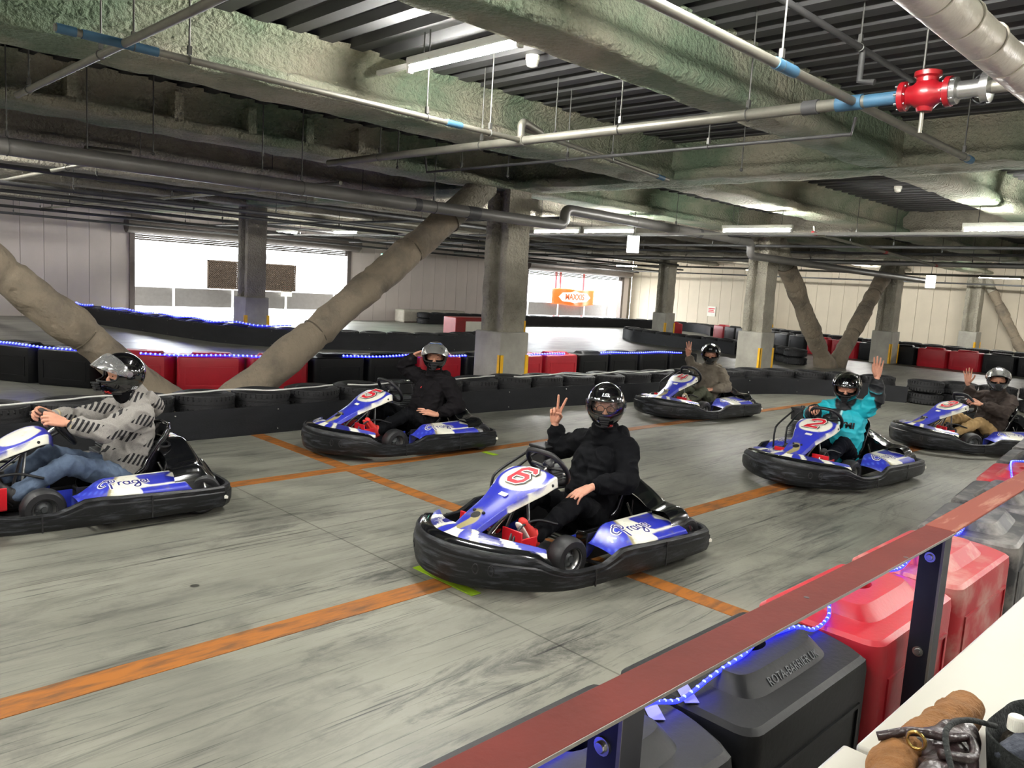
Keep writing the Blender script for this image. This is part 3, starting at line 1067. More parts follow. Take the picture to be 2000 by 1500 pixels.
for a, b, lab in ((0.5, 1.6, 'short blue light strip at the far left end of the curved tyre wall'), (2.2, 9.3, 'blue light strip draped along the curved tyre wall by the left opening')):
    led_strip('led_strip', on_run(T2, a, b, 0.47, 1.0, 0.16, 0.05, 0.02), lab, spacing=0.10, r=0.014, bulb=0.02, glow='led')

# ---- loose white cable lying on the near tyre wall
def drape(path, a, b, label):
    pts = along(path, 0.09)
    out = []
    for i, (c, t) in enumerate(pts):
        s = i*0.09
        if a <= s <= b:
            nrm = Vector((-t.y, t.x, 0))
            ph = s/0.635*2*pi
            p = c+nrm*(0.10+0.07*sin(ph*0.5+0.7)+0.04*sin(s*1.7))
            out.append((p.x, p.y, 0.455+0.012*abs(sin(ph*0.5))))
    base = Vector(out[0])
    e = MB().tube([Vector(p)-base for p in catmull(out, 3)], 0.009, 7).build('cable', M['cable'], None, smooth=180)
    e.location = base
    return tag(e, label, 'cable')
drape(T1, 0.2, 6.6, 'white cable lying on the near tyre wall behind the grey-hoodie driver')
drape(T1, 6.7, 9.2, 'white cable lying on the near tyre wall behind kart 5')
drape(T1, 9.4, 13.4, 'white cable lying on the near tyre wall between karts 5 and 4')
# ================================================================== go-karts
BLUE, WHITE, NAVY, TAN = (44, 52, 170), (226, 224, 208), (26, 28, 92), (150, 140, 96)
M['kplastic'] = pmat('scuffed_black_plastic', (12, 13, 15), 0.42, spec=0.35, c2=(66, 68, 74), amt=0.61, scale=6, stretch=(1, 1, 7), detail=9, bump=0.12, bscale=30)
M['kgloss'] = pmat('glossy_black_plastic', (14, 15, 17), 0.13, var=0.2, scale=3, coat=0.6)
M['kblack'] = pmat('matt_black_parts', (20, 20, 22), 0.45, var=0.3, scale=8)
M['kprint'] = paintmat('kart_print')
M['kslick'] = pmat('slick_tyre', (28, 28, 30), 0.5, var=0.25, scale=6, bump=0.08, bscale=50)
M['krim'] = pmat('alloy_rim', (168, 168, 166), 0.28, 0.85, var=0.1)
M['kseat'] = pmat('seat_shell', (18, 18, 21), 0.16, var=0.2, scale=4, coat=0.5)
M['kseat_in'] = pmat('seat_grey', (92, 94, 98), 0.35, var=0.2, scale=4)
M['kred'] = pmat('red_pedal_paint', (190, 22, 34), 0.35, var=0.12, coat=0.2)
M['ksteel'] = pmat('kart_steel', (150, 150, 150), 0.3, 0.8, var=0.1)
M['kengine'] = pmat('engine_metal', (84, 86, 88), 0.45, 0.6, var=0.25, scale=12)
M['num_red'] = pmat('number_red', (206, 26, 44), 0.35, var=0.05)
M['num_blk'] = pmat('number_outline', (20, 18, 24), 0.4, var=0.05)
M['ink'] = pmat('navy_lettering', (30, 32, 110), 0.4, var=0.05)
M['green'] = pmat('green_wrap', (30, 130, 50), 0.5, var=0.1)
M['chrome'] = pmat('polished_steel', (210, 210, 208), 0.12, 1.0, var=0.04)

HALF_F = [(0.945, 0.0), (0.925, 0.15), (0.82, 0.34), (0.63, 0.53), (0.47, 0.615), (0.30, 0.65)]
HALF_S = [(0.30, 0.65), (0.10, 0.665), (-0.30, 0.69), (-0.70, 0.70), (-0.84, 0.69)]
HALF_R = [(-0.84, 0.69), (-0.92, 0.60), (-0.95, 0.42), (-0.955, 0.0)]
def outline(half, mirror):
    pts = [Vector((x, y, 0)) for x, y in half]
    if mirror and abs(half[0][1]) > 1e-6: pts = pts[::-1]
    if mirror:
        pts = [Vector((p.x, -p.y, 0)) for p in reversed(pts)]+pts[1:]
    return catmull(pts, 8)
FRONT = outline(HALF_F, True)
SIDE_L = catmull([Vector((x, y, 0)) for x, y in HALF_S], 8)
SIDE_R = catmull([Vector((x, -y, 0)) for x, y in reversed(HALF_S)], 8)
REAR = [Vector((p.x, -p.y, 0)) for p in outline(HALF_R, True)][::-1]
TOPZ = [(-0.96, 0.205), (-0.6, 0.215), (-0.3, 0.228), (-0.02, 0.24), (0.06, 0.236), (0.14, 0.20), (0.22, 0.172), (0.40, 0.168), (0.50, 0.178), (0.57, 0.205), (0.64, 0.25), (0.95, 0.285)]
def norms(P):
    out = []
    for i in range(len(P)):
        t = (P[min(i+1, len(P)-1)]-P[max(i-1, 0)]).normalized()
        n = Vector((t.y, -t.x, 0))
        if n.dot(P[i]) < 0: n = -n
        out.append(n)
    return out
def sweep(P, sec, z0f, z1f):
    N_ = norms(P)
    m = len(sec)
    vs, fs = [], []
    for p, n in zip(P, N_):
        z0, z1 = z0f(p.x), z1f(p.x)
        for d, t in sec:
            q = p+n*d
            vs.append((q.x, q.y, z0+(z1-z0)*t))
    for i in range(len(P)-1):
        for j in range(m):
            k = (j+1) % m
            fs.append((i*m+j, i*m+k, (i+1)*m+k, (i+1)*m+j))
    fs += [tuple(range(m)), tuple((len(P)-1)*m+j for j in reversed(range(m)))]
    return MB().add(vs, fs)
BSEC = [(-0.04, 0.0), (-0.014, 0.0), (0.0, 0.06), (0.012, 0.3), (0.014, 0.62), (0.013, 0.72), (0.003, 0.76), (0.004, 0.92), (-0.008, 1.0), (-0.03, 1.0), (-0.036, 0.94), (-0.03, 0.5)]

def stroke(poly, w, closed=False, z=0.0):
    """flat ribbon mesh verts/faces along a 2D polyline with mitred joints"""
    P = [Vector((p[0], p[1])) for p in poly]
    vs, fs = [], []
    n = len(P)
    for i in range(n):
        a = P[i-1] if i > 0 else None
        b = P[i+1] if i < n-1 else None
        d1 = (P[i]-a).normalized() if a is not None else None
        d2 = (b-P[i]).normalized() if b is not None else None
        if d1 is None: d1 = d2
        if d2 is None: d2 = d1
        n1, n2 = Vector((-d1.y, d1.x)), Vector((-d2.y, d2.x))
        mt = (n1+n2)
        if mt.length < 1e-4: mt = n1
        mt.normalize()
        k = w/2/max(0.45, mt.dot(n1))
        vs += [(P[i].x+mt.x*k, P[i].y+mt.y*k, z), (P[i].x-mt.x*k, P[i].y-mt.y*k, z)]
    for i in range(n-1):
        fs.append((2*i, 2*i+1, 2*i+3, 2*i+2))
    return vs, fs
def ext(poly, e):
    """lengthen both ends of a polyline by e"""
    P = [Vector(p) for p in poly]
    return [tuple(P[0]+(P[0]-P[1]).normalized()*e)]+[tuple(p) for p in P[1:-1]]+[tuple(P[-1]+(P[-1]-P[-2]).normalized()*e)]
DIG = {
 '6': [[(1.0, 1.02), (1.0, 1.08), (.78, 1.3), (.22, 1.3), (0, 1.08), (0, .22), (.22, 0), (.78, 0), (1, .22), (1, .5), (.78, .7), (0, .7)]],
 '5': [[(1, 1.3), (.05, 1.3), (.05, .74), (.75, .74), (1, .52), (1, .22), (.78, 0), (.22, 0), (0, .22)]],
 '4': [[(.05, 1.3), (.05, .55), (1.05, .55)], [(.8, 1.3), (.8, 0)]],
 '2': [[(0, 1.0), (0, 1.08), (.22, 1.3), (.78, 1.3), (1, 1.08), (1, .82), (.1, .2), (.05, 0), (1.02, 0)]],
 '3': [[(0, 1.0), (0, 1.08), (.22, 1.3), (.78, 1.3), (1, 1.08), (1, .85), (.78, .67), (.35, .67)], [(.6, .67), (.78, .67), (1, .46), (1, .22), (.78, 0), (.22, 0), (0, .22), (0, .3)]],
}
def digit(ch, h, Mx, parent):
    s = h/1.3
    sh = 0.18
    def T(p): return ((p[0]-0.5)*s+sh*(p[1]-0.65)*s, (p[1]-0.65)*s)
    holder = None
    for nm, w, z, mt, e, dx in (('number_outline', 0.50, 0.0, 'num_blk', 0.14, 0.035), ('number_border', 0.42, 0.0008, 'white', 0.10, 0.0), ('number_'+'figure', 0.27, 0.0016, 'num_red', 0.03, 0.0)):
        mb = MB()
        for poly in DIG[ch]:
            q = [T((x+dx, y)) for x, y in ext(poly, e)]
            v, f = stroke(q, w*s, z=z)
            mb.add([Mx @ Vector(p) for p in v], f)
        o = mb.build(nm, M[mt], parent)
def script_strokes():
    def arc(cx, cy, rx, ry, a0, a1, n=14):
        return [(cx+rx*cos(radians(a0+(a1-a0)*k/n)), cy+ry*sin(radians(a0+(a1-a0)*k/n))) for k in range(n+1)]
    S = []
    S.append([(.13, -.2), (.17, .1), (.22, .55)])
    S.append([tuple(p)[:2] for p in catmull([V(.2, .5, 0), V(.06, .56, 0), V(-.12, .42, 0), V(-.1, .22, 0), V(.04, .2, 0)], 6)])
    S.append([tuple(p)[:2] for p in catmull([V(.08, .6, 0), V(.26, .66, 0), V(.4, .56, 0), V(.38, .38, 0), V(.24, .27, 0), V(.17, .3, 0)], 6)])
    S.append([(.43, 0), (.47, .3)])
    S.append([tuple(p)[:2] for p in catmull([V(.46, .18, 0), V(.52, .29, 0), V(.6, .29, 0)], 5)])
    for c in (.72, 1.02, 1.32):
        S.append(arc(c, .14, .10, .14, 0, 350))
        if c != 1.02:
            S.append([tuple(p)[:2] for p in catmull([V(c+.12, .29, 0), V(c+.10, .06, 0), V(c+.17, .02, 0)], 5)])
    S.append([tuple(p)[:2] for p in catmull([V(1.14, .29, 0), V(1.12, -.12, 0), V(1.02, -.26, 0), V(.9, -.2, 0), V(.98, -.08, 0), V(1.18, .03, 0)], 6)])
    return S
SCRIPT = script_strokes()
def praga(Mx, size, mat, parent, zfn=None, backing=True):
    for nm, w, mt, z in ((('lettering_edge', 0.13, 'white', 0.0),) if backing else ())+(('lettering', 0.058, mat, 0.0009),):
        mb = MB()
        for poly in SCRIPT:
            v, f = stroke([((x-.7)*size, (y-.15)*size) for x, y in poly], w*size, z=z)
            pts_ = [Mx @ Vector(p) for p in v]
            if zfn: pts_ = [V(q.x, q.y, zfn(q.x, q.y)+0.0012+z) for q in pts_]
            mb.add(pts_, f)
        mb.build(nm, M[mt], parent)

PAN_X = [(0, .775), (.2, .635), (.45, .455), (.68, .30), (.85, .185), (.95, .125), (1.0, .095)]
PAN_Z = [(0, .315), (.2, .385), (.45, .47), (.68, .548), (.85, .592), (.95, .592), (1.0, .565)]
PAN_W = [(0, .085), (.2, .10), (.4, .115), (.55, .15), (.72, .19), (.88, .19), (.95, .165), (1.0, .12)]
def smooth_tab(tab):
    P = catmull([Vector((a, b, 0)) for a, b in tab], 10)
    return [(p.x, p.y) for p in P]
PAN_X, PAN_Z, PAN_W = smooth_tab(PAN_X), smooth_tab(PAN_Z), smooth_tab(PAN_W)
def pan(u, v):
    s = v*2-1
    a = abs(s)
    w = interp(PAN_W, u)
    if a < 0.8:
        y, dz = s/0.8*w, -0.022*(a/0.8)**2
    else:
        q = (a-0.8)/0.2
        y, dz = math.copysign(w+0.012*q, s), -0.022-0.06*q*(0.5+0.5*u)
    return V(interp(PAN_X, u), y, interp(PAN_Z, u)+dz)
def pan_paint(co):
    x, y, z = co
    w = max(0.02, interp(PAN_W, (0.775-x)/0.68))
    a = abs(y)/w
    if x < 0.135 or ((x-0.115)/0.055)**2+(y/0.11)**2 < 1: return (60, 62, 150) if x < .13 else BLUE
    e = ((x-0.265)/0.135)**2+(y/(0.165))**2
    if e < 0.92 and a < 0.86: return WHITE
    if a > 1.0 and x < 0.5: return WHITE
    if e < 1.35 or x > 0.37:
        if x > 0.6 and abs(y-0.02*sin(x*30)) < 0.03: return TAN
        return BLUE
    return WHITE if a > 0.92 else BLUE

def wing_fn(u, v):
    k = u*(len(WP)-1)
    i = min(len(WP)-2, int(k))
    f = k-i
    p = WP[i].lerp(WP[i+1], f)
    n = WN[i].lerp(WN[i+1], f)
    s = abs(u-0.5)*2
    w = 0.055+0.135*(1-s**1.4)
    d = 0.055+w*v
    q = p-n*d
    z = 0.268+0.035*sin(v*pi*0.5)+0.03*(1-s)*v-0.03*s**3
    if v > 0.999: z -= 0.03
    return V(q.x, q.y, z)
WP = [p for p in FRONT if p.x > 0.57]
WN = norms(WP)
def wing_paint_uv(u, v):
    s = (u-0.5)*2
    a = abs(s)
    if v < 0.10: return WHITE
    q = a+0.10*(v-0.5)
    if q < 0.10: return WHITE
    if q < 0.36:
        return BLUE if ((q-0.23)/0.125)**2+((v-0.55)/0.40)**2 < 1 else (TAN if ((q-0.23)/0.135)**2+((v-0.55)/0.45)**2 < 1 else WHITE)
    if q < 0.44: return WHITE
    if q < 0.68: return (36, 40, 120) if v > 0.22+0.9*max(0, q-0.55) else WHITE
    if q < 0.78: return WHITE
    return (70, 76, 170) if v > 0.30+0.4*(q-0.78) else WHITE

def pod_fn(sgn):
    def f(u, v):
        lx = 0.06-0.70*u
        inner = 0.355+0.03*sstep(0.0, 0.25, 0.25-u)
        outer = 0.652+0.02*u
        b = v
        if b < 0.08:
            y = inner; dz = -0.10*(1-b/0.08)
        elif b > 0.94:
            y = outer+0.002; dz = -0.05*((b-0.94)/0.06)
        else:
            q = (b-0.08)/0.86
            y = inner+(outer-inner)*q; dz = 0.012*sin(q*pi)
        z = 0.285-0.042*max(0, (v-0.08)/0.86)
        z -= 0.085*(1-sstep(0.0, 0.30, u))
        z -= 0.05*sstep(0.93, 1.0, u)
        return V(lx, sgn*y, z+dz)
    return f
def pod_z(x, y):
    u = (0.06-x)/0.70
    inner = 0.355+0.03*sstep(0.0, 0.25, 0.25-u)
    outer = 0.652+0.02*u
    q = (abs(y)-inner)/(outer-inner)
    z = 0.285-0.042*q
    z -= 0.085*(1-sstep(0.0, 0.30, u))
    return z+0.012*sin(max(0, min(1, q))*pi)
def pod_paint(co):
    a = (0.06-co.x)/0.70
    b = (abs(co.y)-0.355)/0.30
    w1 = 0.40-0.22*b
    if a < w1:
        t = sin(a*60+b*9)*sin(b*22+a*14)
        return (70, 92, 196) if t > 0.55 else BLUE
    if a < w1+0.03: return TAN
    if 0.56 < a < 0.90 and 0.10 < b < 0.78:
        if a < 0.62 and abs(b-0.42) > 0.25+(a-0.56)*2: return WHITE
        if a > 0.82 and abs(b-0.4) < (a-0.82)*2.5: return WHITE
        return BLUE
    if b > 0.86 and a > 0.5: return BLUE
    if a > 0.93: return TAN
    return WHITE

RC = smooth_tab([(0, .455), (.12, .455), (.22, .415), (.34, .35), (.48, .345), (.58, .315), (.635, .2)])
def cover_fn(u, v):
    y = (u*2-1)*0.635
    a = abs(y)
    zt = interp(RC, a)
    x = -0.575+0.05*sstep(0.3, 0.55, a)-(0.33+0.03*(1-a/0.635))*v
    g = 0.955+0.045*sin(min(1, v*2)*pi/2)-0.40*sstep(0.55, 1.0, v)
    bump_ = 0.012*sin(a*26)*(1-v)
    return V(x, y, zt*g+bump_)

SEAT_C = catmull([V(-.10, 0, .13), V(-.20, 0, .085), V(-.36, 0, .07), V(-.50, 0, .10), V(-.585, 0, .20), V(-.63, 0, .34), V(-.675, 0, .48), V(-.70, 0, .56)], 4)
def seat_fn(u, v):
    k = u*(len(SEAT_C)-1)
    i = min(len(SEAT_C)-2, int(k))
    c = SEAT_C[i].lerp(SEAT_C[i+1], k-i)
    t = (SEAT_C[i+1]-SEAT_C[i]).normalized()
    n = V(t.z, 0, -t.x)
    if n.z < -0.01 or n.x < -0.2: n = -n
    n = V(-t.z, 0, t.x)
    if n.x < 0 and n.z < 0: n = -n
    if n.z < 0 or n.x < -0.3: n = -n
    s = v*2-1
    w = interp([(0, .15), (.3, .185), (.6, .205), (.85, .195), (.95, .15), (1, .09)], u)
    dep = interp([(0, .05), (.25, .11), (.5, .17), (.7, .13), (.9, .06), (1, .02)], u)
    a = abs(s)
    return c+V(0, w*sin(s*pi/2*0.97), 0)+n*dep*(a**2.4)

def wheel_parts(R, w):
    prof = [(R*0.52, -w/2+0.008), (R*0.60, -w/2), (R*0.86, -w/2+0.002), (R*0.965, -w/2+0.018), (R, -w/2+0.04), (R*1.005, 0), (R, w/2-0.04), (R*0.965, w/2-0.018), (R*0.86, w/2-0.002), (R*0.60, w/2), (R*0.52, w/2-0.008), (R*0.50, 0), (R*0.52, -w/2+0.008)]
    Rx = Matrix.Rotation(pi/2, 4, 'X')
    ty = MB().lathe(prof, 32, Rx)
    rim = MB().lathe([(R*0.53, -w/2+0.012), (R*0.545, -w/2+0.004), (R*0.55, -w/2+0.016), (R*0.42, -w/2+0.04), (R*0.40, 0), (R*0.42, w/2-0.04), (R*0.55, w/2-0.016), (R*0.545, w/2-0.004), (R*0.53, w/2-0.012)], 28, Rx)
    hub = MB().lathe([(0, w/2-0.02), (0.018, w/2-0.02), (0.02, w/2-0.03), (0.045, w/2-0.045), (R*0.41, w/2-0.05), (R*0.41, -w/2+0.05), (0.045, -w/2+0.045), (0.02, -w/2+0.03), (0.018, -w/2+0.02), (0, -w/2+0.02)], 20, Rx)
    for k in range(3):
        a = 2*pi*k/3
        for s in (-1, 1):
            hub.tube([(0.04*cos(a), s*(w/2-0.048), 0.04*sin(a)), (0.04*cos(a), s*(w/2-0.03), 0.04*sin(a))], 0.008, 6)
    return ty.mesh('slick_tyre', M['kslick'], 40), rim.mesh('rim', M['krim'], 35), hub.mesh('hub', M['kengine'], 35)
WF, WR = wheel_parts(0.132, 0.125), wheel_parts(0.142, 0.19)

def make_kart():
    k = empty('go_kart', (0, 0, 0))
    zb = lambda x: 0.058
    zt = lambda x: interp(TOPZ, x)
    fb = sweep(FRONT, BSEC, zb, zt).build('front_bumper', M['kplastic'], k, smooth=40)
    # moulded recesses on the front bumper
    for s in (-1, 1):
        for q in (0.30, 0.36):
            i = int(len(FRONT)*(0.5+s*q*0.55))
            p, n = FRONT[i], norms(FRONT)[i]
            c = p+n*0.012
            t = V(-n.y, n.x, 0)
            mb = MB()
            ring = [c+t*0.016*cos(2*pi*j/14)+V(0, 0, .175+0.028*sin(2*pi*j/14)) for j in range(14)]
            mb.tube(ring, 0.004, 5, closed=True)
            mb.build('recess_rim', M['kblack'], fb, smooth=180)
    sweep(SIDE_L, BSEC, zb, zt).build('side_bumper', M['kplastic'], k, smooth=40)
    sweep(SIDE_R, BSEC, zb, zt).build('side_bumper', M['kplastic'], k, smooth=40)
    rb = sweep(REAR, BSEC, zb, zt).build('rear_bumper', M['kplastic'], k, smooth=40)
    for s in (-1, 1):
        MB().prism([(-0.013, -0.012), (0.012, -0.014), (0.014, 0.004), (-0.002, 0.014), (-0.014, 0.008)], 0, 0.004, frame((-0.845, s*0.706, 0.135), (-s, 0.1, 0), (0, 0, 1))).build('reflector', M['white'], rb)
    # seams between bumper mouldings
    for s in (-1, 1):
        for px, py in ((-0.34, 0.703), (0.30, 0.664)):
            MB().box(px-0.004, px+0.004, s*py-0.004, s*py+0.004, 0.065, zt(px)-0.008).build('seam', M['kblack'], k)
    # glossy lip inside the front bumper
    LIP = [p for p in FRONT if p.x > 0.55]
    sweep(LIP, [(-0.02, 0.0), (-0.012, 0.55), (-0.03, 1.0), (-0.085, 1.12), (-0.09, 1.0), (-0.05, 0.0)], lambda x: zt(x)-0.03, lambda x: zt(x)+0.012).build('nose_lip', M['kgloss'], k, smooth=50)
    # nose wing
    nu, nv = 110, 22
    mb = MB().grid(wing_fn, nu, nv)
    me = bpy.data.meshes.new('nose_wing')
    me.from_pydata(mb.v, [], mb.f)
    me.materials.append(M['kprint'])
    at = me.color_attributes.new('print', 'FLOAT_COLOR', 'POINT')
    buf = []
    for i in range(nu+1):
        for j in range(nv+1): buf += list(rgb(wing_paint_uv(i/nu, j/nv)))
    at.data.foreach_set('color', buf)
    me.polygons.foreach_set('use_smooth', [True]*len(me.polygons))
    nw = link(bpy.data.objects.new('nose_wing', me), k)
    solid(nw, 0.006)
    praga(frame(wing_fn(0.27, 0.55)+V(0, 0, 0.008), wing_fn(0.33, 0.55)-wing_fn(0.21, 0.55), wing_fn(0.27, 0.8)-wing_fn(0.27, 0.3)), 0.075, 'white', nw, backing=False)
    # number panel
    mb = MB().grid(pan, 120, 80)
    pm = mb.mesh('number_panel', M['kprint'], 60)
    paint(pm, pan_paint)
    pn = link(bpy.data.objects.new('number_panel', pm), k)
    solid(pn, 0.006)
    for (x, y, z) in ((0.20, 0.197, 0.535), (0.20, -0.197, 0.535), (0.62, 0.04, 0.392), (0.62, -0.04, 0.392)):
        MB().sphere((x, y, z), 0.011, 8, 6).build('screw', M['kblack'], pn, smooth=180)
    MB().box(-0.035, 0.035, -0.016, 0.016, 0, 0.001, frame((0.445, 0.02, 0.478), (0.1, 1, 0), (-.9, 0.1, .42))).build('sticker', M['white'], pn)
    MB().lathe([(0.001, 0.006), (0.03, 0.006), (0.036, 0)], 16, frame((0.645, 0.0, 0.374), (0, 1, 0), (-.9, 0, .42))).build('cap', M['kblack'], pn, smooth=40)
    # panel frame below
    MB().tube(catmull([V(0.70, 0.10, 0.10), V(0.62, 0.11, 0.30), V(0.42, 0.12, 0.42), V(0.24, 0.14, 0.48)], 6), 0.012, 8).tube(catmull([V(0.70, -0.10, 0.10), V(0.62, -0.11, 0.30), V(0.42, -0.12, 0.42), V(0.24, -0.14, 0.48)], 6), 0.012, 8).tube([V(0.24, -0.14, 0.48), V(0.24, 0.14, 0.48)], 0.012, 8).build('panel_bracket', M['kblack'], k, smooth=60)
    # side pods
    for s in (1, -1):
        mb = MB().grid(pod_fn(s), 110, 40)
        pm = mb.mesh('side_pod', M['kprint'], 60)
        paint(pm, pod_paint)
        po = link(bpy.data.objects.new('side_pod', pm), k)
        # letters follow the pod
        Mx = frame((-0.235, s*0.515, 0.2805), (-s, 0, 0.02), (0, -s, 0.155))
        praga(Mx, 0.185, 'ink', po, zfn=pod_z)
        # inner vertical guard of the pod
        MB().box(-0.52, 0.02, s*0.352-0.006, s*0.352+0.006, 0.07, 0.24).build('pod_guard', M['kblack'], po)
        mb = MB().box(0.02, 0.15, s*0.26-0.004, s*0.26+0.004, 0.09, 0.21)
        mb.build('foot_guard', pblue, po)
    # rear cover
    MB().grid(cover_fn, 60, 20).build('rear_cover', M['kgloss'], k, smooth=180)
    rc = k.children[-1]
    solid(rc, 0.008)
    def wall_(u, v):
        p = cover_fn(0.17+0.66*u, 0.02)
        return V(p.x-0.03*(1-v), p.y, 0.09+(p.z-0.10)*v)
    MB().grid(wall_, 30, 6).build('cover_bulkhead', M['kgloss'], rc, smooth=180)
    MB().lathe([(0.034, 0), (0.036, 0.008), (0.05, 0.008), (0.052, 0)], 20, frame((-0.61, 0.17, 0.437), (0, 1, -.3), (-1, 0, 0))).build('vent_rim', M['kblack'], rc, smooth=60)
    MB().box(-0.07, 0.07, -0.05, 0.05, 0, 0.0015, frame((-0.70, 0.0, 0.466), (0, 1, 0), (-1, 0, 0.02))).build('rear_sticker', M['white'], rc)
    MB().box(-0.055, 0.055, -0.018, 0.012, 0.0015, 0.0022, frame((-0.70, 0.0, 0.466), (0, 1, 0), (-1, 0, 0.02))).build('rear_sticker_band', M['num_red'], rc)
    # seat
    mb = MB().grid(seat_fn, 44, 22)
    st = mb.build('seat', M['kseat'], k, smooth=180)
    solid(st, 0.009, 0)
    rim = [seat_fn(i/44, 0.0) for i in range(45)]+[seat_fn(1, j/22) for j in range(1, 22)]+[seat_fn(1-i/44, 1.0) for i in range(45)]
    MB().tube(rim, 0.011, 7).build('seat_edge', M['kseat'], st, smooth=180)
    for s in (-1, 1):
        MB().tube([V(-0.56, s*0.21, 0.32), V(-0.66, s*0.26, 0.09)], 0.011, 8).build('seat_stay', M['chrome'], k, smooth=60)
    # chassis
    mb = MB()
    for s in (-1, 1):
        mb.tube(catmull([V(0.74, s*0.18, 0.075), V(0.45, s*0.24, 0.07), V(0.10, s*0.30, 0.07), V(-0.40, s*0.32, 0.075), V(-0.80, s*0.33, 0.10)], 6), 0.016, 8)
    for x, y in ((0.72, 0.19), (0.22, 0.29), (-0.15, 0.31), (-0.82, 0.33)):
        mb.tube([V(x, -y, 0.075), V(x, y, 0.075)], 0.016, 8)
    mb.tube([V(-0.72, -0.46, 0.142), V(-0.72, 0.46, 0.142)], 0.02, 10)
    for s in (-1, 1):
        mb.tube([V(-0.72, s*0.33, 0.142), V(-0.72, s*0.33, 0.09)], 0.03, 8)
        mb.tube([V(0.05, s*0.31, 0.08), V(0.03, s*0.62, 0.10)], 0.012, 8)
        mb.tube([V(-0.55, s*0.32, 0.08), V(-0.56, s*0.62, 0.11)], 0.012, 8)
        mb.tube([V(0.72, s*0.15, 0.09), V(0.88, s*0.15, 0.12)], 0.012, 8)
    mb.build('chassis_frame', M['kblack'], k, smooth=60)
    MB().prism([(0.74, -0.2), (0.74, 0.2), (0.40, 0.26), (-0.10, 0.31), (-0.10, -0.31), (0.40, -0.26)], 0.045, 0.052).build('floor_tray', M['kengine'], k)
    for s in (-1, 1):
        mb = MB().tube([V(0.22, s*0.27, 0.08), V(0.22, s*0.27, 0.17)], 0.014, 8).tube([V(0.22, s*0.27, 0.13), V(0.22, s*0.34, 0.132)], 0.013, 8).tube([V(0.20, s*0.29, 0.11), V(0.26, 0.03*s, 0.115)], 0.007, 6)
        mb.build('stub_axle', M['ksteel'], k, smooth=60)
    # wheels
    for (x, y, me3, rz, zz) in ((0.22, 0.365, WF, -4, .132), (0.22, -0.365, WF, -4, .132), (-0.72, 0.525, WR, 0, .142), (-0.72, -0.525, WR, 0, .142)):
        first = None
        for me in me3:
            o = bpy.data.objects.new(me.name.split('.')[0] if first is not None else 'wheel', me)
            if first is None:
                o.location = (x, y, zz)
                o.rotation_euler = (0, 0, radians(rz))
                first = link(o, k)
            else:
                link(o, first)
    # steering
    C = V(0.035, 0, 0.60)
    up = V(0.62, 0, 0.785).normalized()
    rt = V(0, 1, 0)
    nn = rt.cross(up)
    pts = []
    for j in range(36):
        a = 2*pi*j/36
        rr = 0.158
        yy, zz = rr*cos(a), rr*sin(a)
        if zz > 0.125: zz = 0.125+(zz-0.125)*0.25
        pts.append(C+rt*yy+up*zz)
    sw = MB().tube(pts, 0.0165, 10, closed=True).build('steering_wheel', M['kblack'], k, smooth=180)
    mb = MB()
    for a in (0, 180, 270):
        d = rt*cos(radians(a))+up*sin(radians(a))
        mb.tube([C+nn*0.0-V(0, 0, 0.012), C+d*0.15], 0.010, 6)
    mb.build('spokes', M['kblack'], sw, smooth=60)
    MB().lathe([(0, 0.01), (0.035, 0.01), (0.04, -0.01), (0.02, -0.05), (0, -0.05)], 16, frame(C, rt, up)).build('hub_cap', M['kblack'], sw, smooth=40)
    ax = V(0.80, 0, -0.62).normalized()
    MB().tube([C, C+ax*0.60], 0.011, 10).build('steering_column', M['chrome'], k, smooth=60)
    MB().tube([V(0.30, -0.14, 0.08), V(0.24, -0.03, 0.44), V(0.24, 0.03, 0.44), V(0.30, 0.14, 0.08)], 0.010, 8).build('column_support', M['ksteel'], k, smooth=60)
    # pedals
    for s in (1, -1):
        e = MB().box(0.515, 0.527, min(s*.11, s*.275), max(s*.11, s*.275), 0.13, 0.315).box(0.40, 0.527, s*.275-0.005, s*.275+0.005, 0.13, 0.275).box(0.40, 0.52, min(s*.12, s*.275), max(s*.12, s*.275), 0.124, 0.132)
        pd = e.build('pedal', M['kred'], k, bevel=0.006)
        for j in range(3):
            z = 0.155+0.036*j
            MB().prism([(-0.012, -0.010), (0.012, -0.010), (0, 0.013)], 0, 0.002, frame((0.465, s*(0.275+0.0055), z), (-s, 0, 0), (0, 0, 1))).build('cut_out', M['kblack'], pd)
        MB().tube([V(0.522, s*.19, 0.29), V(0.60, s*.19, 0.08)], 0.009, 6).build('pedal_arm', M['ksteel'], pd, smooth=60)
    # engine on the right-hand side
    mb = MB().box(-0.62, -0.34, -0.60, -0.37, 0.10, 0.30).box(-0.58, -0.40, -0.56, -0.40, 0.30, 0.44)
    for j in range(6): mb.box(-0.60, -0.38, -0.59, -0.38, 0.31+0.02*j, 0.318+0.02*j)
    en = mb.build('engine', M['kengine'], k, bevel=0.01)
    MB().box(-0.57, -0.39, -0.58, -0.42, 0.46, 0.585).build('air_box', M['kblack'], en, bevel=0.012)
    MB().box(-0.575, -0.385, -0.585, -0.415, 0.578, 0.598).build('air_box_lid', M['kblack'], en, bevel=0.006)
    MB().lathe([(0, 0.018), (0.02, 0.018), (0.022, 0)], 12, Matrix.Translation((-0.50, -0.5, 0.598))).build('cap', M['kblack'], en, smooth=40)
    MB().tube(catmull([V(0.0, -0.42, 0.20), V(0.0, -0.42, 0.40), V(-0.06, -0.43, 0.45), V(-0.28, -0.44, 0.55), V(-0.38, -0.45, 0.57)], 6), 0.010, 8).tube(catmull([V(0.0, -0.55, 0.20), V(0.0, -0.55, 0.36), V(-0.06, -0.55, 0.44), V(-0.38, -0.55, 0.56)], 6), 0.010, 8).build('engine_guard_bar', M['kblack'], en, smooth=60)
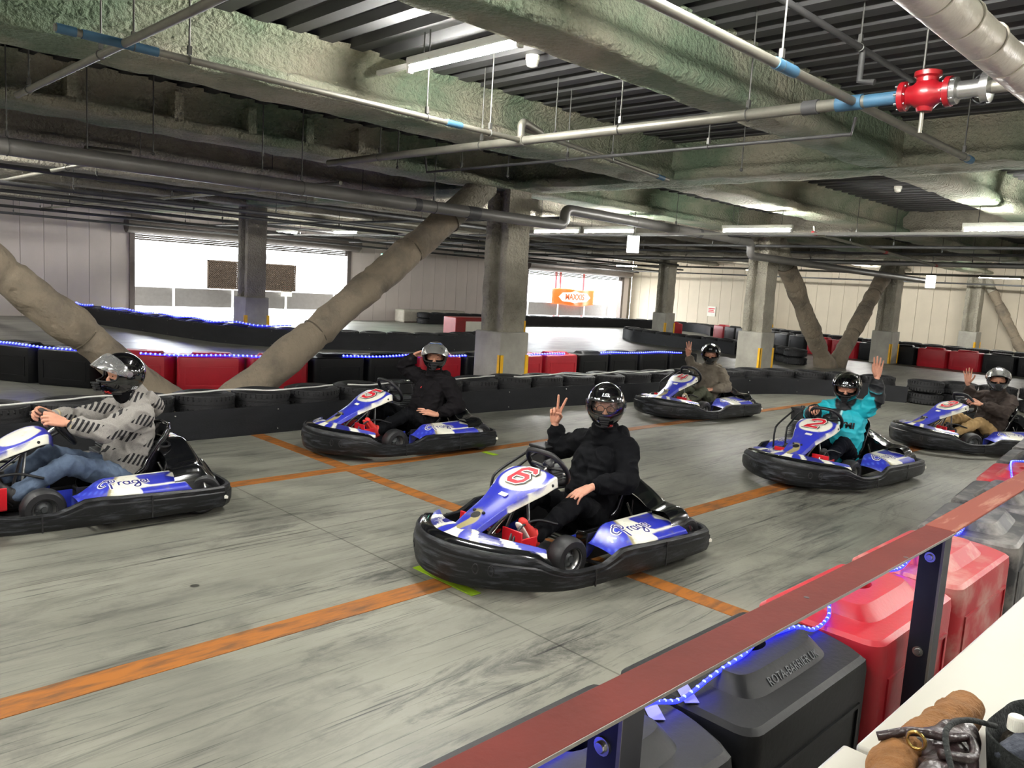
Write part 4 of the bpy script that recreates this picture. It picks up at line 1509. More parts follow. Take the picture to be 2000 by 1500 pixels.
    # fuel tank and tunnel between the legs
    MB().frustum(0.26, 0.46, -0.09, 0.09, 0.06, 0.20, 0.015).build('fuel_tank', M['kblack'], k, bevel=0.02)
    MB().tube(catmull([V(0.62, 0.24, 0.10), V(0.50, 0.21, 0.30), V(0.34, 0.20, 0.34), V(0.18, 0.24, 0.30)], 6), 0.009, 7).build('leg_guard', M['kblack'], k, smooth=60)
    MB().tube(catmull([V(0.62, -0.24, 0.10), V(0.50, -0.21, 0.30), V(0.34, -0.20, 0.34), V(0.18, -0.24, 0.30)], 6), 0.009, 7).build('leg_guard', M['kblack'], k, smooth=60)
    return k
pblue = pmat('blue_guard', (36, 48, 150), 0.35, var=0.1)
KART = make_kart()
KPOS = {6: (3.77, 3.37, 180), 5: (4.86, 6.60, 180), 1: (1.62, 5.97, 180), 2: (7.88, 3.36, 180), 4: (10.05, 6.35, 180), 3: (11.3, 3.05, 150)}
KLAB = {6: 'blue and white go-kart numbered 6 with the peace-sign driver',
        5: 'blue and white go-kart numbered 5 with the saluting driver',
        1: 'blue and white go-kart carrying the driver in the striped grey hoodie',
        2: 'blue and white go-kart numbered 2 with the turquoise-jacket driver',
        4: 'blue and white go-kart numbered 4 with the grey-brown hoodie driver',
        3: 'blue and white go-kart numbered 3 with the tan-trouser driver'}
KARTS = {}
for n, (x, y, a) in KPOS.items():
    kk = KART if n == 6 else copy_tree(KART)
    kk.location = (x, y, 0)
    kk.rotation_euler = (0, 0, radians(a))
    tag(kk, KLAB[n], 'go-kart', 'rental go-karts')
    KARTS[n] = kk
for n in (6, 5, 2, 4, 3):
    pnl = [c for c in KARTS[n].children if c.name.startswith('number_panel')][0]
    digit(str(n), 0.15, frame((0.265, 0.0, 0.5675), (0, 1, 0), (-0.915, 0, 0.40)), pnl)
# ================================================================== drivers
M['skin'] = pmat('skin', (198, 142, 116), 0.5, var=0.10, scale=20, bump=0.06, bscale=150)
for nm, c, r in (('cloth_black', (10, 11, 14), 0.85), ('cloth_charcoal', (20, 18, 20), 0.9), ('cloth_teal', (22, 168, 182), 0.7), ('cloth_taupe', (116, 108, 96), 0.9), ('cloth_brown', (62, 54, 50), 0.88), ('cloth_khaki', (168, 140, 98), 0.9), ('cloth_olive', (82, 84, 70), 0.9), ('cloth_navy', (13, 15, 24), 0.88), ('mask', (10, 10, 13), 0.8)):
    M[nm] = pmat(nm, c, r, spec=0.12, var=0.14, scale=14, bump=0.25, bscale=220)
M['denim'] = pmat('faded_denim', (88, 104, 126), 0.9, c2=(60, 74, 96), amt=0.5, scale=6, bump=0.3, bscale=260)
M['helmet_black'] = pmat('helmet_gloss_black', (9, 9, 11), 0.08, var=0.1, coat=1.0)
M['helmet_grey'] = pmat('helmet_gunmetal', (92, 94, 100), 0.14, 0.4, var=0.1, coat=1.0)
M['helmet_blue'] = pmat('helmet_blue_stripe', (42, 78, 150), 0.12, var=0.05, coat=1.0)
M['helmet_trim'] = pmat('helmet_rubber_trim', (14, 14, 15), 0.6, var=0.1)
M['visor_clear'] = glassmat('visor_clear', (0.86, 0.88, 0.88), 0.06, 0.25)
M['visor_frost'] = glassmat('visor_scratched', (0.72, 0.74, 0.72), 0.15, 0.45, milk=0.13)
M['visor_silver'] = pmat('visor_mirror_grey', (150, 150, 148), 0.22, 0.7, var=0.1, coat=0.4)
M['eye'] = pmat('eye_white', (225, 220, 212), 0.25, var=0.02)
M['iris'] = pmat('iris_dark', (28, 18, 14), 0.2, var=0.05)
M['brow'] = pmat('eyebrow_hair', (24, 18, 16), 0.8, var=0.1)
M['shoe_white'] = pmat('white_sneaker', (222, 216, 206), 0.6, var=0.06)
M['shoe_red'] = pmat('red_sneaker', (206, 52, 46), 0.6, var=0.08)
M['shoe_black'] = pmat('black_shoe', (26, 24, 24), 0.6, var=0.1)
M['shoe_beige'] = pmat('beige_sneaker', (168, 156, 126), 0.7, var=0.08)
M['red_print'] = pmat('red_size_print', (214, 40, 40), 0.5, var=0.04)
M['silver_print'] = pmat('silver_logo', (200, 202, 205), 0.3, 0.3, var=0.04)
M['frame_black'] = pmat('spectacle_frame', (14, 13, 14), 0.3, var=0.05)

def stripe_hoodie():
    """grey knit with blocks of short black bars"""
    m, nt, N, L, B = newmat('striped_grey_knit')
    tc = N.new('ShaderNodeTexCoord')
    def mapping(rot, loc=(0, 0, 0)):
        mp = N.new('ShaderNodeMapping')
        mp.inputs['Rotation'].default_value = rot
        mp.inputs['Location'].default_value = loc
        L.new(tc.outputs['Object'], mp.inputs['Vector'])
        return mp
    def math_(op, a, b):
        n = N.new('ShaderNodeMath')
        n.operation = op
        for i, q in enumerate((a, b)):
            if isinstance(q, float): n.inputs[i].default_value = q
            else: L.new(q, n.inputs[i])
        return n.outputs[0]
    mp = mapping((0, 0.55, 0.2))
    sx = N.new('ShaderNodeSeparateXYZ')
    L.new(mp.outputs['Vector'], sx.inputs[0])
    wx = math_('MULTIPLY', sx.outputs['X'], 2*pi/0.030)
    bars = math_('GREATER_THAN', math_('SINE', wx, 0.0), 0.0)
    # groups of bars in slanted bands
    bz = math_('ADD', math_('MULTIPLY', sx.outputs['Z'], 2*pi/0.145), math_('MULTIPLY', sx.outputs['X'], 9.0))
    band = math_('GREATER_THAN', math_('SINE', bz, 0.0), -0.20)
    bx = math_('ADD', math_('MULTIPLY', sx.outputs['X'], 2*pi/0.24), math_('MULTIPLY', sx.outputs['Z'], 14.0))
    grp = math_('GREATER_THAN', math_('SINE', bx, 0.0), -0.45)
    fac = math_('MULTIPLY', math_('MULTIPLY', bars, band), grp)
    nz = N.new('ShaderNodeTexNoise')
    nz.inputs['Scale'].default_value = 160
    L.new(tc.outputs['Object'], nz.inputs['Vector'])
    cr = N.new('ShaderNodeValToRGB')
    cr.color_ramp.elements[0].color = rgb((112, 108, 104))
    cr.color_ramp.elements[1].color = rgb((156, 152, 146))
    L.new(nz.outputs['Fac'], cr.inputs['Fac'])
    mx = N.new('ShaderNodeMix')
    mx.data_type = 'RGBA'
    L.new(fac, mx.inputs['Factor'])
    L.new(cr.outputs['Color'], mx.inputs['A'])
    mx.inputs['B'].default_value = rgb((26, 25, 27))
    L.new(mx.outputs['Result'], B.inputs['Base Color'])
    B.inputs['Roughness'].default_value = 0.95
    return m
M['hoodie_striped'] = stripe_hoodie()

def cap_mesh(mb, p0, r0, p1, r1, seg=12, flat=None):
    """tapered capsule; flat = (axis vector, factor) squashes it across an axis"""
    p0, p1 = Vector(p0), Vector(p1)
    d = p1-p0
    L_ = d.length
    ax = d/L_ if L_ > 1e-6 else V(0, 0, 1)
    s = ax.orthogonal().normalized()
    t = ax.cross(s)
    prof = []
    for k in range(5): prof.append((r0*cos(radians(90-22.5*k)), -r0*sin(radians(90-22.5*k))))
    for k in range(5): prof.append((r1*cos(radians(22.5*k)), L_+r1*sin(radians(22.5*k))))
    vs, fs = [], []
    n = len(prof)
    mid = (p0+p1)/2
    for k in range(seg):
        a = 2*pi*k/seg
        for r, z in prof:
            p = p0+ax*z+(s*cos(a)+t*sin(a))*r
            if flat is not None:
                q = p-mid
                fa = flat[0].normalized()
                p = mid+q-fa*(q.dot(fa)*(1-flat[1]))
            vs.append(p)
    for k in range(seg):
        l = (k+1) % seg
        for i in range(n-1):
            fs.append((k*n+i, l*n+i, l*n+i+1, k*n+i+1))
    mb.add(vs, fs)

def remesh(caps, voxel, smooth_it, name, extra=None):
    mb = MB()
    for c in caps: cap_mesh(mb, *c[:4], flat=c[4] if len(c) > 4 else None)
    if extra: extra(mb)
    me = bpy.data.meshes.new(name)
    me.from_pydata(mb.v, [], mb.f)
    bm = bmesh.new()
    bm.from_mesh(me)
    bmesh.ops.remove_doubles(bm, verts=bm.verts, dist=1e-6)
    bmesh.ops.recalc_face_normals(bm, faces=bm.faces)
    bm.to_mesh(me)
    bm.free()
    o = bpy.data.objects.new(name, me)
    link(o)
    m = o.modifiers.new('r', 'REMESH')
    m.mode = 'VOXEL'
    m.voxel_size = voxel
    m.use_smooth_shade = True
    if smooth_it:
        s = o.modifiers.new('s', 'SMOOTH')
        s.factor = 0.5
        s.iterations = smooth_it
    out = evaluated_mesh(o, name)
    out.name = name
    bpy.data.objects.remove(o, do_unlink=True)
    bpy.data.meshes.remove(me)
    return out

def wrinkle(me, amp, freq, seed, stretch=(1, 1, 1)):
    import array
    nrm = [v.normal.copy() for v in me.vertices]
    for v, n in zip(me.vertices, nrm):
        p = Vector((v.co.x*stretch[0], v.co.y*stretch[1], v.co.z*stretch[2]))*freq+Vector((seed, seed*2, 0))
        a = noise.noise(p)
        b = noise.noise(p*2.3)
        r_ = (1-abs(a)*2.2)
        v.co += n*amp*(1.1*r_*abs(r_)+0.5*b+0.35*noise.noise(p*0.45))
    me.update()

def hand_caps(w, d, n, right, curls, splay=(6, 2, -2, -7), thumb='out', sc=1.0):
    """capsules for a hand: wrist w, metacarpal direction d, palm normal n"""
    w, d, n = Vector(w), Vector(d).normalized(), Vector(n)
    n = (n-d*n.dot(d)).normalized()
    t = d.cross(n) if right else n.cross(d)
    out = []
    offs = (0.0305, 0.010, -0.0105, -0.030)
    kl = (0.090, 0.093, 0.088, 0.080)
    ln = ((0.042, 0.026, 0.021), (0.046, 0.029, 0.022), (0.043, 0.027, 0.021), (0.034, 0.021, 0.019))
    for i in range(4):
        base = w+(t*offs[i]*0.55+d*0.012)*sc
        kn = w+(t*offs[i]+d*kl[i])*sc
        out.append((base, 0.0155*sc, kn, 0.0115*sc))
        f = (d*cos(radians(splay[i]))+t*sin(radians(splay[i]))).normalized()
        p = kn
        ang = 0
        cu = curls[i]
        axis = t
        for j in range(3):
            ang += cu*(0.75, 1.0, 0.75)[j]
            dirv = f*cos(radians(ang))+n*sin(radians(ang))
            q = p+dirv*ln[i][j]*sc
            r0 = (0.0096, 0.0088, 0.0080)[j]*sc
            r1 = (0.0088, 0.0080, 0.0070)[j]*sc
            if i == 3: r0 *= 0.88; r1 *= 0.88
            out.append((p, r0, q, r1))
            p = q
    out.append((w-d*0.01, 0.024*sc, w+d*0.045*sc, 0.022*sc, (n, 0.7)))
    out.append((w+d*0.02*sc, 0.024*sc, w+d*0.07*sc, 0.026*sc, (n, 0.5)))
    # thumb leaves the side of the palm near its base
    b0 = w+(d*0.022+t*0.018+n*0.008)*sc
    if thumb == 'out':
        dirs = ((d*0.62+t*0.72+n*0.25), (d*0.80+t*0.55+n*0.22), (d*0.92+t*0.3+n*0.2))
    elif thumb == 'in':
        dirs = ((d*0.75+t*0.42+n*0.52), (d*0.62-t*0.25+n*0.74), (d*0.35-t*0.72+n*0.6))
    else:
        dirs = ((d*0.85+t*0.45+n*0.25), (d*0.97+t*0.15+n*0.2), (d+t*0.02+n*0.15))
    p = b0
    for j, L_ in enumerate((0.046, 0.034, 0.028)):
        q = p+dirs[j].normalized()*L_*sc
        out.append((p, (0.0165, 0.0112, 0.0100)[j]*sc, q, (0.0118, 0.0102, 0.0084)[j]*sc))
        p = q
    return out

HEL = []
def helmet_grid(inner=0.0):
    """returns MB of helmet shell with an eye port; local frame x front, z up, centre of head"""
    nu, nv = 72, 40
    def pt(az, el):
        ca, sa, ce, se = cos(az), sin(az), cos(el), sin(el)
        a, b, h = 0.150, 0.126, 0.150
        p = V(a*ce*ca, b*ce*sa, h*se)
        f = max(0.0, ca)
        # chin bar pushed forward and down, slightly pinched
        k = sstep(0.05, -0.75, se)*f**1.5
        p.x += 0.030*k
        p.y *= 1-0.10*k
        # long back of the skull
        if ca < 0: p.x += 0.012*ca*sstep(-0.8, 0.4, se)
        # flatten the lower rim
        if se < -0.2: p.z = -0.2*h+(p.z+0.2*h)*0.98
        return p
    return pt
HPT = helmet_grid()
PORT_AZ, PORT_LO, PORT_HI = radians(63), radians(-17), radians(19)
def in_port(az, el):
    a = abs(az)/PORT_AZ
    m = (PORT_LO+PORT_HI)/2
    e = abs(el-m)/((PORT_HI-PORT_LO)/2)
    return a**5+e**4 < 1.0
def helmet_mesh():
    nu, nv = 120, 60
    e0, e1 = radians(-62), radians(90)
    vs, fs = [], []
    for j in range(nv+1):
        el = e0+(e1-e0)*j/nv
        for i in range(nu):
            az = -pi+2*pi*i/nu
            vs.append(HPT(az, el))
    for j in range(nv):
        for i in range(nu):
            k = (i+1) % nu
            azc = -pi+2*pi*(i+0.5)/nu
            elc = e0+(e1-e0)*(j+0.5)/nv
            if in_port(azc, elc): continue
            fs.append((j*nu+i, j*nu+k, (j+1)*nu+k, (j+1)*nu+i))
    return MB().add(vs, fs)
HELMET = {}
def get_helmet(mat):
    if mat not in HELMET:
        HELMET[mat] = helmet_mesh().mesh('helmet', M[mat], 180)
    return HELMET[mat]
def port_trim():
    pts = []
    for k in range(64):
        a = 2*pi*k/64
        ca, sa = cos(a), sin(a)
        az = PORT_AZ*math.copysign(abs(ca)**0.45, ca)
        el = (PORT_LO+PORT_HI)/2+(PORT_HI-PORT_LO)/2*math.copysign(abs(sa)**0.55, sa)
        pts.append(HPT(az, el)*1.0)
    return MB().tube(pts, 0.006, 6, closed=True).mesh('port_trim', M['helmet_trim'], 180)
TRIM = port_trim()
def rim_mesh():
    pts = [HPT(2*pi*k/72, radians(-62)) for k in range(72)]
    return MB().tube(pts, 0.008, 6, closed=True).mesh('bottom_trim', M['helmet_trim'], 180)
RIM = rim_mesh()
def visor_mesh(mat, raised):
    def f(u, v):
        az = (u-0.5)*2*radians(86)
        s = abs(u-0.5)*2
        lo = radians(-20)+radians(14)*s**3
        hi = radians(25)-radians(17)*s**3
        el = lo+(hi-lo)*v
        p = HPT(az, el)
        r = (p.length+0.010)/p.length
        p = p*r
        if raised:
            piv = V(-0.005, 0, 0.012)
            q = p-piv
            a = radians(-raised)
            p = piv+V(q.x*cos(a)+q.z*sin(a), q.y*(1.03), -q.x*sin(a)+q.z*cos(a))
            p = p*1.015
            kick = 0.030*(1-v)*(1-s**2)
            p = p+V(cos(a)*kick, 0, -sin(a)*kick*0.6)
        return p
    mb = MB().grid(f, 40, 12)
    me = mb.mesh('visor', M[mat], 180)
    return me
def pivot_mesh():
    mb = MB()
    for s in (-1, 1):
        mb.lathe([(0, 0.016), (0.020, 0.014), (0.026, 0.004), (0.026, -0.01)], 18, Matrix.Translation((-0.004, s*0.120, 0.012)) @ Matrix.Rotation(-s*pi/2, 4, 'X'))
    return mb
VENT = MB()
for k in range(4):
    VENT.box(-0.02, 0.012, -0.034+0.004*k, 0.034-0.004*k, -0.006, 0.004, Matrix.Translation((0.176-0.006*k, 0, -0.058-0.016*k)))
VENTM = None

def driver(kart, S):
    """S: pose and clothing in kart coordinates (x forward, y left, z up)"""
    K_ = KARTS[kart]
    p = empty('person', K_.location, K_.rotation_euler[2], S['label'], 'person', S.get('group'))
    seed = kart*3.7
    hip, neck = Vector(S['hip']), Vector(S['neck'])
    head = Vector(S['head'])
    sh = {1: Vector(S['shL']), -1: Vector(S['shR'])}
    el = {1: Vector(S['elL']), -1: Vector(S['elR'])}
    wr = {1: Vector(S['wrL']), -1: Vector(S['wrR'])}
    kn = {1: Vector(S['knL']), -1: Vector(S['knR'])}
    an = {1: Vector(S['anL']), -1: Vector(S['anR'])}
    to = {s: an[s]+Vector(S['toeL' if s > 0 else 'toeR']) for s in (1, -1)}
    hp = {s: hip+V(0.0, s*0.095, 0.0) for s in (1, -1)}
    chest = hip.lerp(neck, 0.68)
    belly = hip.lerp(neck, 0.33)
    fwd = (V(1, 0, 0)-(neck-hip).normalized()*V(1, 0, 0).dot((neck-hip).normalized())).normalized()
    # head frame
    yw, pt = radians(S['yaw']), radians(S.get('pitch', 0))
    Rh = Matrix.Rotation(yw, 3, 'Z') @ Matrix.Rotation(-pt, 3, 'Y') @ Matrix.Rotation(radians(S.get('tilt', 0)), 3, 'X')
    hx, hy, hz = Rh @ V(1, 0, 0), Rh @ V(0, 1, 0), Rh @ V(0, 0, 1)
    def hd(x, y, z): return head+hx*x+hy*y+hz*z
    # ---- body: one continuous skin mesh
    caps = []
    caps.append((hip, 0.085, chest, 0.10))
    caps.append((sh[1], 0.045, sh[-1], 0.045))
    caps.append((chest, 0.09, neck, 0.055))
    caps.append((neck, 0.054, hd(-0.012, 0, -0.05), 0.056))
    for s in (1, -1):
        caps.append((sh[s], 0.042, el[s], 0.034))
        caps.append((el[s], 0.036, wr[s]-(wr[s]-el[s]).normalized()*0.015, 0.0255))
        caps.append((hp[s], 0.07, kn[s], 0.045))
        caps.append((kn[s], 0.045, an[s], 0.032))
        caps.append((an[s], 0.03, to[s], 0.024))
        h = S['handL' if s > 0 else 'handR']
        caps += hand_caps(wr[s], h['d'], h['n'], s < 0, h['curl'], h.get('splay', (5, 1.5, -2, -6)), h.get('thumb', 'out'), 1.1)
    # head: skull, jaw, cheeks, nose, brow
    caps.append((hd(-0.022, 0, 0.030), 0.080, hd(0.020, 0, 0.026), 0.078))
    caps.append((hd(0.028, 0, -0.045), 0.060, hd(0.040, 0, -0.075), 0.042))
    caps.append((hd(0.030, 0.028, -0.010), 0.050, hd(0.030, -0.028, -0.010), 0.050))
    caps.append((hd(0.089, 0, 0.012), 0.008, hd(0.104, 0, -0.020), 0.012))
    caps.append((hd(0.096, 0.012, -0.024), 0.008, hd(0.096, -0.012, -0.024), 0.008))
    caps.append((hd(0.077, 0.040, 0.028), 0.011, hd(0.081, -0.040, 0.028), 0.011))
    caps.append((hd(0.086, 0.016, -0.055), 0.008, hd(0.086, -0.016, -0.055), 0.008))
    for s in (1, -1):
        caps.append((hd(-0.006, s*0.080, 0.012), 0.012, hd(-0.004, s*0.080, -0.012), 0.009))
    me = remesh(caps, 0.0036, 2, 'body')
    me.materials.append(M['skin'])
    link(bpy.data.objects.new('body', me), p)
    body = p.children[-1]
    # eyes and brows
    for s in (1, -1):
        c = hd(0.073, s*0.032, 0.010)
        MB().sphere(c, 0.0125, 14, 10).build('eye', M['eye'], body, smooth=180)
        MB().sphere(c+hx*0.0085+hy*0.002, 0.0062, 12, 8).build('iris', M['iris'], body, smooth=180)
        if S.get('eyes', 'open') == 'closed':
            MB().sphere(c, 0.0138, 14, 10).build('eyelid', M['skin'], body, smooth=180)
        MB().tube([hd(0.088, s*0.016, 0.032), hd(0.087, s*0.032, 0.037), hd(0.078, s*0.050, 0.032)], 0.0038, 6).build('eyebrow', M['brow'], body, smooth=180)
    # ---- face mask over the lower face
    mk = [(hd(0.030, 0, -0.045), 0.068, hd(0.046, 0, -0.080), 0.050), (hd(0.03, 0.03, -0.035), 0.054, hd(0.03, -0.03, -0.035), 0.054), (hd(0.088, 0, -0.022), 0.018, hd(0.08, 0, -0.06), 0.02), (hd(0.0, 0, -0.07), 0.085, hd(-0.02, 0, -0.12), 0.082)]
    if S.get('mask', True):
        mm = remesh(mk, 0.006, 5, 'face_mask')
        mm.materials.append(M['mask'])
        link(bpy.data.objects.new('face_mask', mm), p)
    if S.get('glasses'):
        mb = MB()
        for s in (1, -1):
            c = hd(0.103, s*0.034, 0.006)
            mb.tube([c+hy*0.026*cos(2*pi*k/24)+hz*0.024*sin(2*pi*k/24)-hx*0.006*s*0 for k in range(24)], 0.0026, 6, closed=True)
            mb.tube([hd(0.103, s*0.060, 0.010), hd(0.06, s*0.082, 0.016), hd(0.0, s*0.086, 0.018)], 0.0024, 6)
        mb.tube([hd(0.103, 0.009, 0.010), hd(0.106, 0, 0.013), hd(0.103, -0.009, 0.010)], 0.0026, 6)
        mb.build('spectacles', M['frame_black'], p, smooth=180)
    # ---- jacket
    J = []
    bulk = S.get('bulk', 1.0)*1.07
    J.append((hip+V(0.01, 0.05, 0.03), 0.125*bulk, hip+V(0.01, -0.05, 0.03), 0.125*bulk))
    J.append((belly+fwd*0.02+V(0, 0.05, 0), 0.125*bulk, belly+fwd*0.02+V(0, -0.05, 0), 0.125*bulk))
    J.append((chest+V(0, 0.075, 0), 0.115*bulk, chest+V(0, -0.075, 0), 0.115*bulk))
    J.append((hip.lerp(neck, 0.2)+V(0, 0.06, 0), 0.12*bulk, chest+V(0, 0.07, 0), 0.118*bulk))
    J.append((hip.lerp(neck, 0.2)-V(0, 0.06, 0), 0.12*bulk, chest-V(0, 0.07, 0), 0.118*bulk))
    J.append((sh[1], 0.070*bulk, neck-V(0, 0, 0.01), 0.085))
    J.append((sh[-1], 0.070*bulk, neck-V(0, 0, 0.01), 0.085))
    J.append((neck-V(0, 0, 0.03), 0.095, neck+V(0.012, 0, 0.05), 0.088))
    for s in (1, -1):
        cd = (wr[s]-el[s]).normalized()
        J.append((sh[s], 0.080*bulk, sh[s].lerp(el[s], 0.55), 0.075*bulk))
        J.append((sh[s].lerp(el[s], 0.5), 0.075*bulk, el[s], 0.068*bulk))
        J.append((el[s], 0.068*bulk, el[s].lerp(wr[s], 0.6), 0.058*bulk))
        J.append((el[s].lerp(wr[s], 0.5), 0.059*bulk, wr[s]-cd*(0.055 if s > 0 else S.get('cuffR', 0.055)), 0.041))
    if S.get('hood'):
        back = -fwd
        J.append((neck+back*0.085+V(0, 0.075, 0.035), 0.052, neck+back*0.13+V(0, 0, -0.03), 0.07))
        J.append((neck+back*0.085+V(0, -0.075, 0.035), 0.052, neck+back*0.13+V(0, 0, -0.03), 0.07))
        J.append((neck+V(0.02, 0.085, -0.005), 0.04, neck+back*0.075+V(0, 0.075, 0.02), 0.045))
        J.append((neck+V(0.02, -0.085, -0.005), 0.04, neck+back*0.075+V(0, -0.075, 0.02), 0.045))
    jm = remesh(J, 0.0085, 4, 'jacket')
    wrinkle(jm, 0.0125, 8.5, seed, (1.0, 1.0, 1.5))
    jm.materials.append(M[S['jacket']])
    jk = link(bpy.data.objects.new('jacket', jm), p)
    if S.get('jpaint'):
        fn = S['jpaint'](sh, el, wr, neck, hip, fwd)
        paint(jm, fn)
    # cuffs
    for s in (1, -1):
        cd = (wr[s]-el[s]).normalized()
        c = wr[s]-cd*(0.045 if s > 0 else S.get('cuffR', 0.055)-0.01)
        sd = cd.orthogonal().normalized()
        td = cd.cross(sd)
        MB().tube([c+(sd*cos(2*pi*k/20)+td*sin(2*pi*k/20))*0.037 for k in range(20)], 0.0095, 8, closed=True).build('cuff', M[S.get('cuffmat', S['jacket'])], jk, smooth=180)
    # zip line and hem seam
    zp = []
    for k in range(9):
        q = hip.lerp(neck, 0.12+0.80*k/8)
        zp.append(q+fwd*0.5)
    # ---- trousers
    T = [(hip+V(0.0, 0.04, -0.02), 0.115, hip+V(0, -0.04, -0.02), 0.115)]
    for s in (1, -1):
        T.append((hp[s], 0.098, hp[s].lerp(kn[s], 0.5), 0.083))
        T.append((hp[s].lerp(kn[s], 0.45), 0.084, kn[s], 0.066))
        T.append((kn[s], 0.067, kn[s].lerp(an[s], 0.5), 0.060))
        T.append((kn[s].lerp(an[s], 0.45), 0.060, an[s]-(an[s]-kn[s]).normalized()*0.03, 0.048))
    tm = remesh(T, 0.0095, 5, 'trousers')
    wrinkle(tm, 0.010, 9.5, seed+5, (1.4, 1, 1))
    tm.materials.append(M[S['trousers']])
    link(bpy.data.objects.new('trousers', tm), p)
    # ---- shoes
    for s in (1, -1):
        d = (to[s]-an[s]).normalized()
        heel = an[s]-d*0.035
        up_ = V(-d.z, 0, d.x) if d.x > 0 else V(0, 0, 1)
        up_ = (V(-1, 0, 0.9)-d*V(-1, 0, 0.9).dot(d)).normalized()
        C = [(heel+up_*0.005, 0.040, an[s]+d*0.07, 0.042), (an[s]+d*0.05, 0.042, to[s]+d*0.05, 0.034, (up_, 0.8)), (an[s], 0.043, an[s]+up_*0.035, 0.043)]
        sm = remesh(C, 0.007, 4, 'shoe')
        sm.materials.append(M[S['shoe']])
        so = link(bpy.data.objects.new('shoe', sm), p)
        C = [(heel-up_*0.034, 0.030, to[s]+d*0.055-up_*0.034, 0.034, (up_, 0.42)), (an[s]+d*0.05-up_*0.034, 0.036, to[s]+d*0.04-up_*0.034, 0.036, (up_, 0.4))]
        sm = remesh(C, 0.006, 3, 'sole')
        sm.materials.append(M[S.get('sole', 'shoe_white')])
        link(bpy.data.objects.new('sole', sm), so)
    # ---- helmet
    Mh = Matrix.Translation(head+hz*0.020+hx*0.012) @ Rh.to_4x4()
    ho = bpy.data.objects.new('helmet', get_helmet(S['helmet']))
    ho.matrix_local = Mh @ Matrix.Scale(1.04, 4)
    link(ho, p)
    sm_ = ho.modifiers.new('thick', 'SOLIDIFY')
    sm_.thickness = 0.016
    sm_.offset = -1
    link(bpy.data.objects.new('port_trim', TRIM), ho)
    link(bpy.data.objects.new('bottom_trim', RIM), ho)
    vm = visor_mesh(S['visor'], S.get('raised', 0))
    vo = link(bpy.data.objects.new('visor', vm), ho)
    pm = pivot_mesh().mesh('visor_pivot', M[S.get('pivot', 'helmet_trim')], 50)
    link(bpy.data.objects.new('visor_pivot', pm), ho)
    link(bpy.data.objects.new('chin_vent', VENT.mesh('chin_vent', M['helmet_trim'])), ho)
    def surf(az, el, off=0.003):
        a, e = radians(az), radians(el)
        c = HPT(a, e)
        du = HPT(a+0.05, e)-HPT(a-0.05, e)
        dv = HPT(a, e+0.05)-HPT(a, e-0.05)
        n = du.cross(dv).normalized()
        return frame(c+n*off, du, dv)
    if S.get('size'):
        letter('size_mark', S['size'], 0.032, M['red_print'], surf(34, -52, 0.004), ho, offset=0.001)
    letter('brand_mark', 'LS2', 0.030, M['silver_print'], surf(-4, 34, 0.004), ho, offset=0.0012, shear=0.3)
    letter('brand_mark', 'LS2', 0.030, M['silver_print'], surf(112, -34, 0.004), ho, offset=0.0012, shear=0.3)
    if S.get('stripe'):
        def band(u, v):
            az = (u-0.5)*2*radians(115)
            return HPT(az, radians(57+3*cos(az*1.5))+v*radians(8))*1.012
        MB().grid(band, 40, 4).build('blue_band', M['helmet_blue'], ho, smooth=180)
        def band2(u, v):
            az = (u-0.5)*2*radians(115)
            return HPT(az, radians(65+3*cos(az*1.5))+v*radians(3.5))*1.013
        MB().grid(band2, 40, 2).build('white_band', M['silver_print'], ho, smooth=180)
    def on_chest(name, txt, size, mat, y, t, w=None, hgt=None):
        from mathutils.bvhtree import BVHTree
        bv = BVHTree.FromPolygons([v.co for v in jm.vertices], [list(q.vertices) for q in jm.polygons])
        up_ = (neck-hip).normalized()
        c = hip.lerp(neck, t)+V(0, y, 0)
        Mx = frame(c+fwd*0.5, (0, 1, 0), up_)
        if txt:
            me_ = text_mesh(txt, size, 0.004, 0.0)
            bm_ = bmesh.new()
            bm_.from_mesh(me_)
            bmesh.ops.triangulate(bm_, faces=bm_.faces)
            bmesh.ops.subdivide_edges(bm_, edges=bm_.edges, cuts=4, use_grid_fill=True)
            bm_.to_mesh(me_)
            bm_.free()
        else:
            me_ = MB().grid(lambda u, v: V((u-.5)*w, (v-.5)*hgt, 0), 6, 6).mesh(name)
        me_.transform(Mx)
        for v in me_.vertices:
            hit = bv.ray_cast(v.co, -fwd)
            if hit[0] is not None: v.co = hit[0]+fwd*0.006
        me_.materials.clear()
        me_.materials.append(M[mat])
        link(bpy.data.objects.new(name, me_), jk)
    for a in S.get('prints', ()): on_chest(*a)
    return p, jk, Vector(fwd), hip, neck, chest

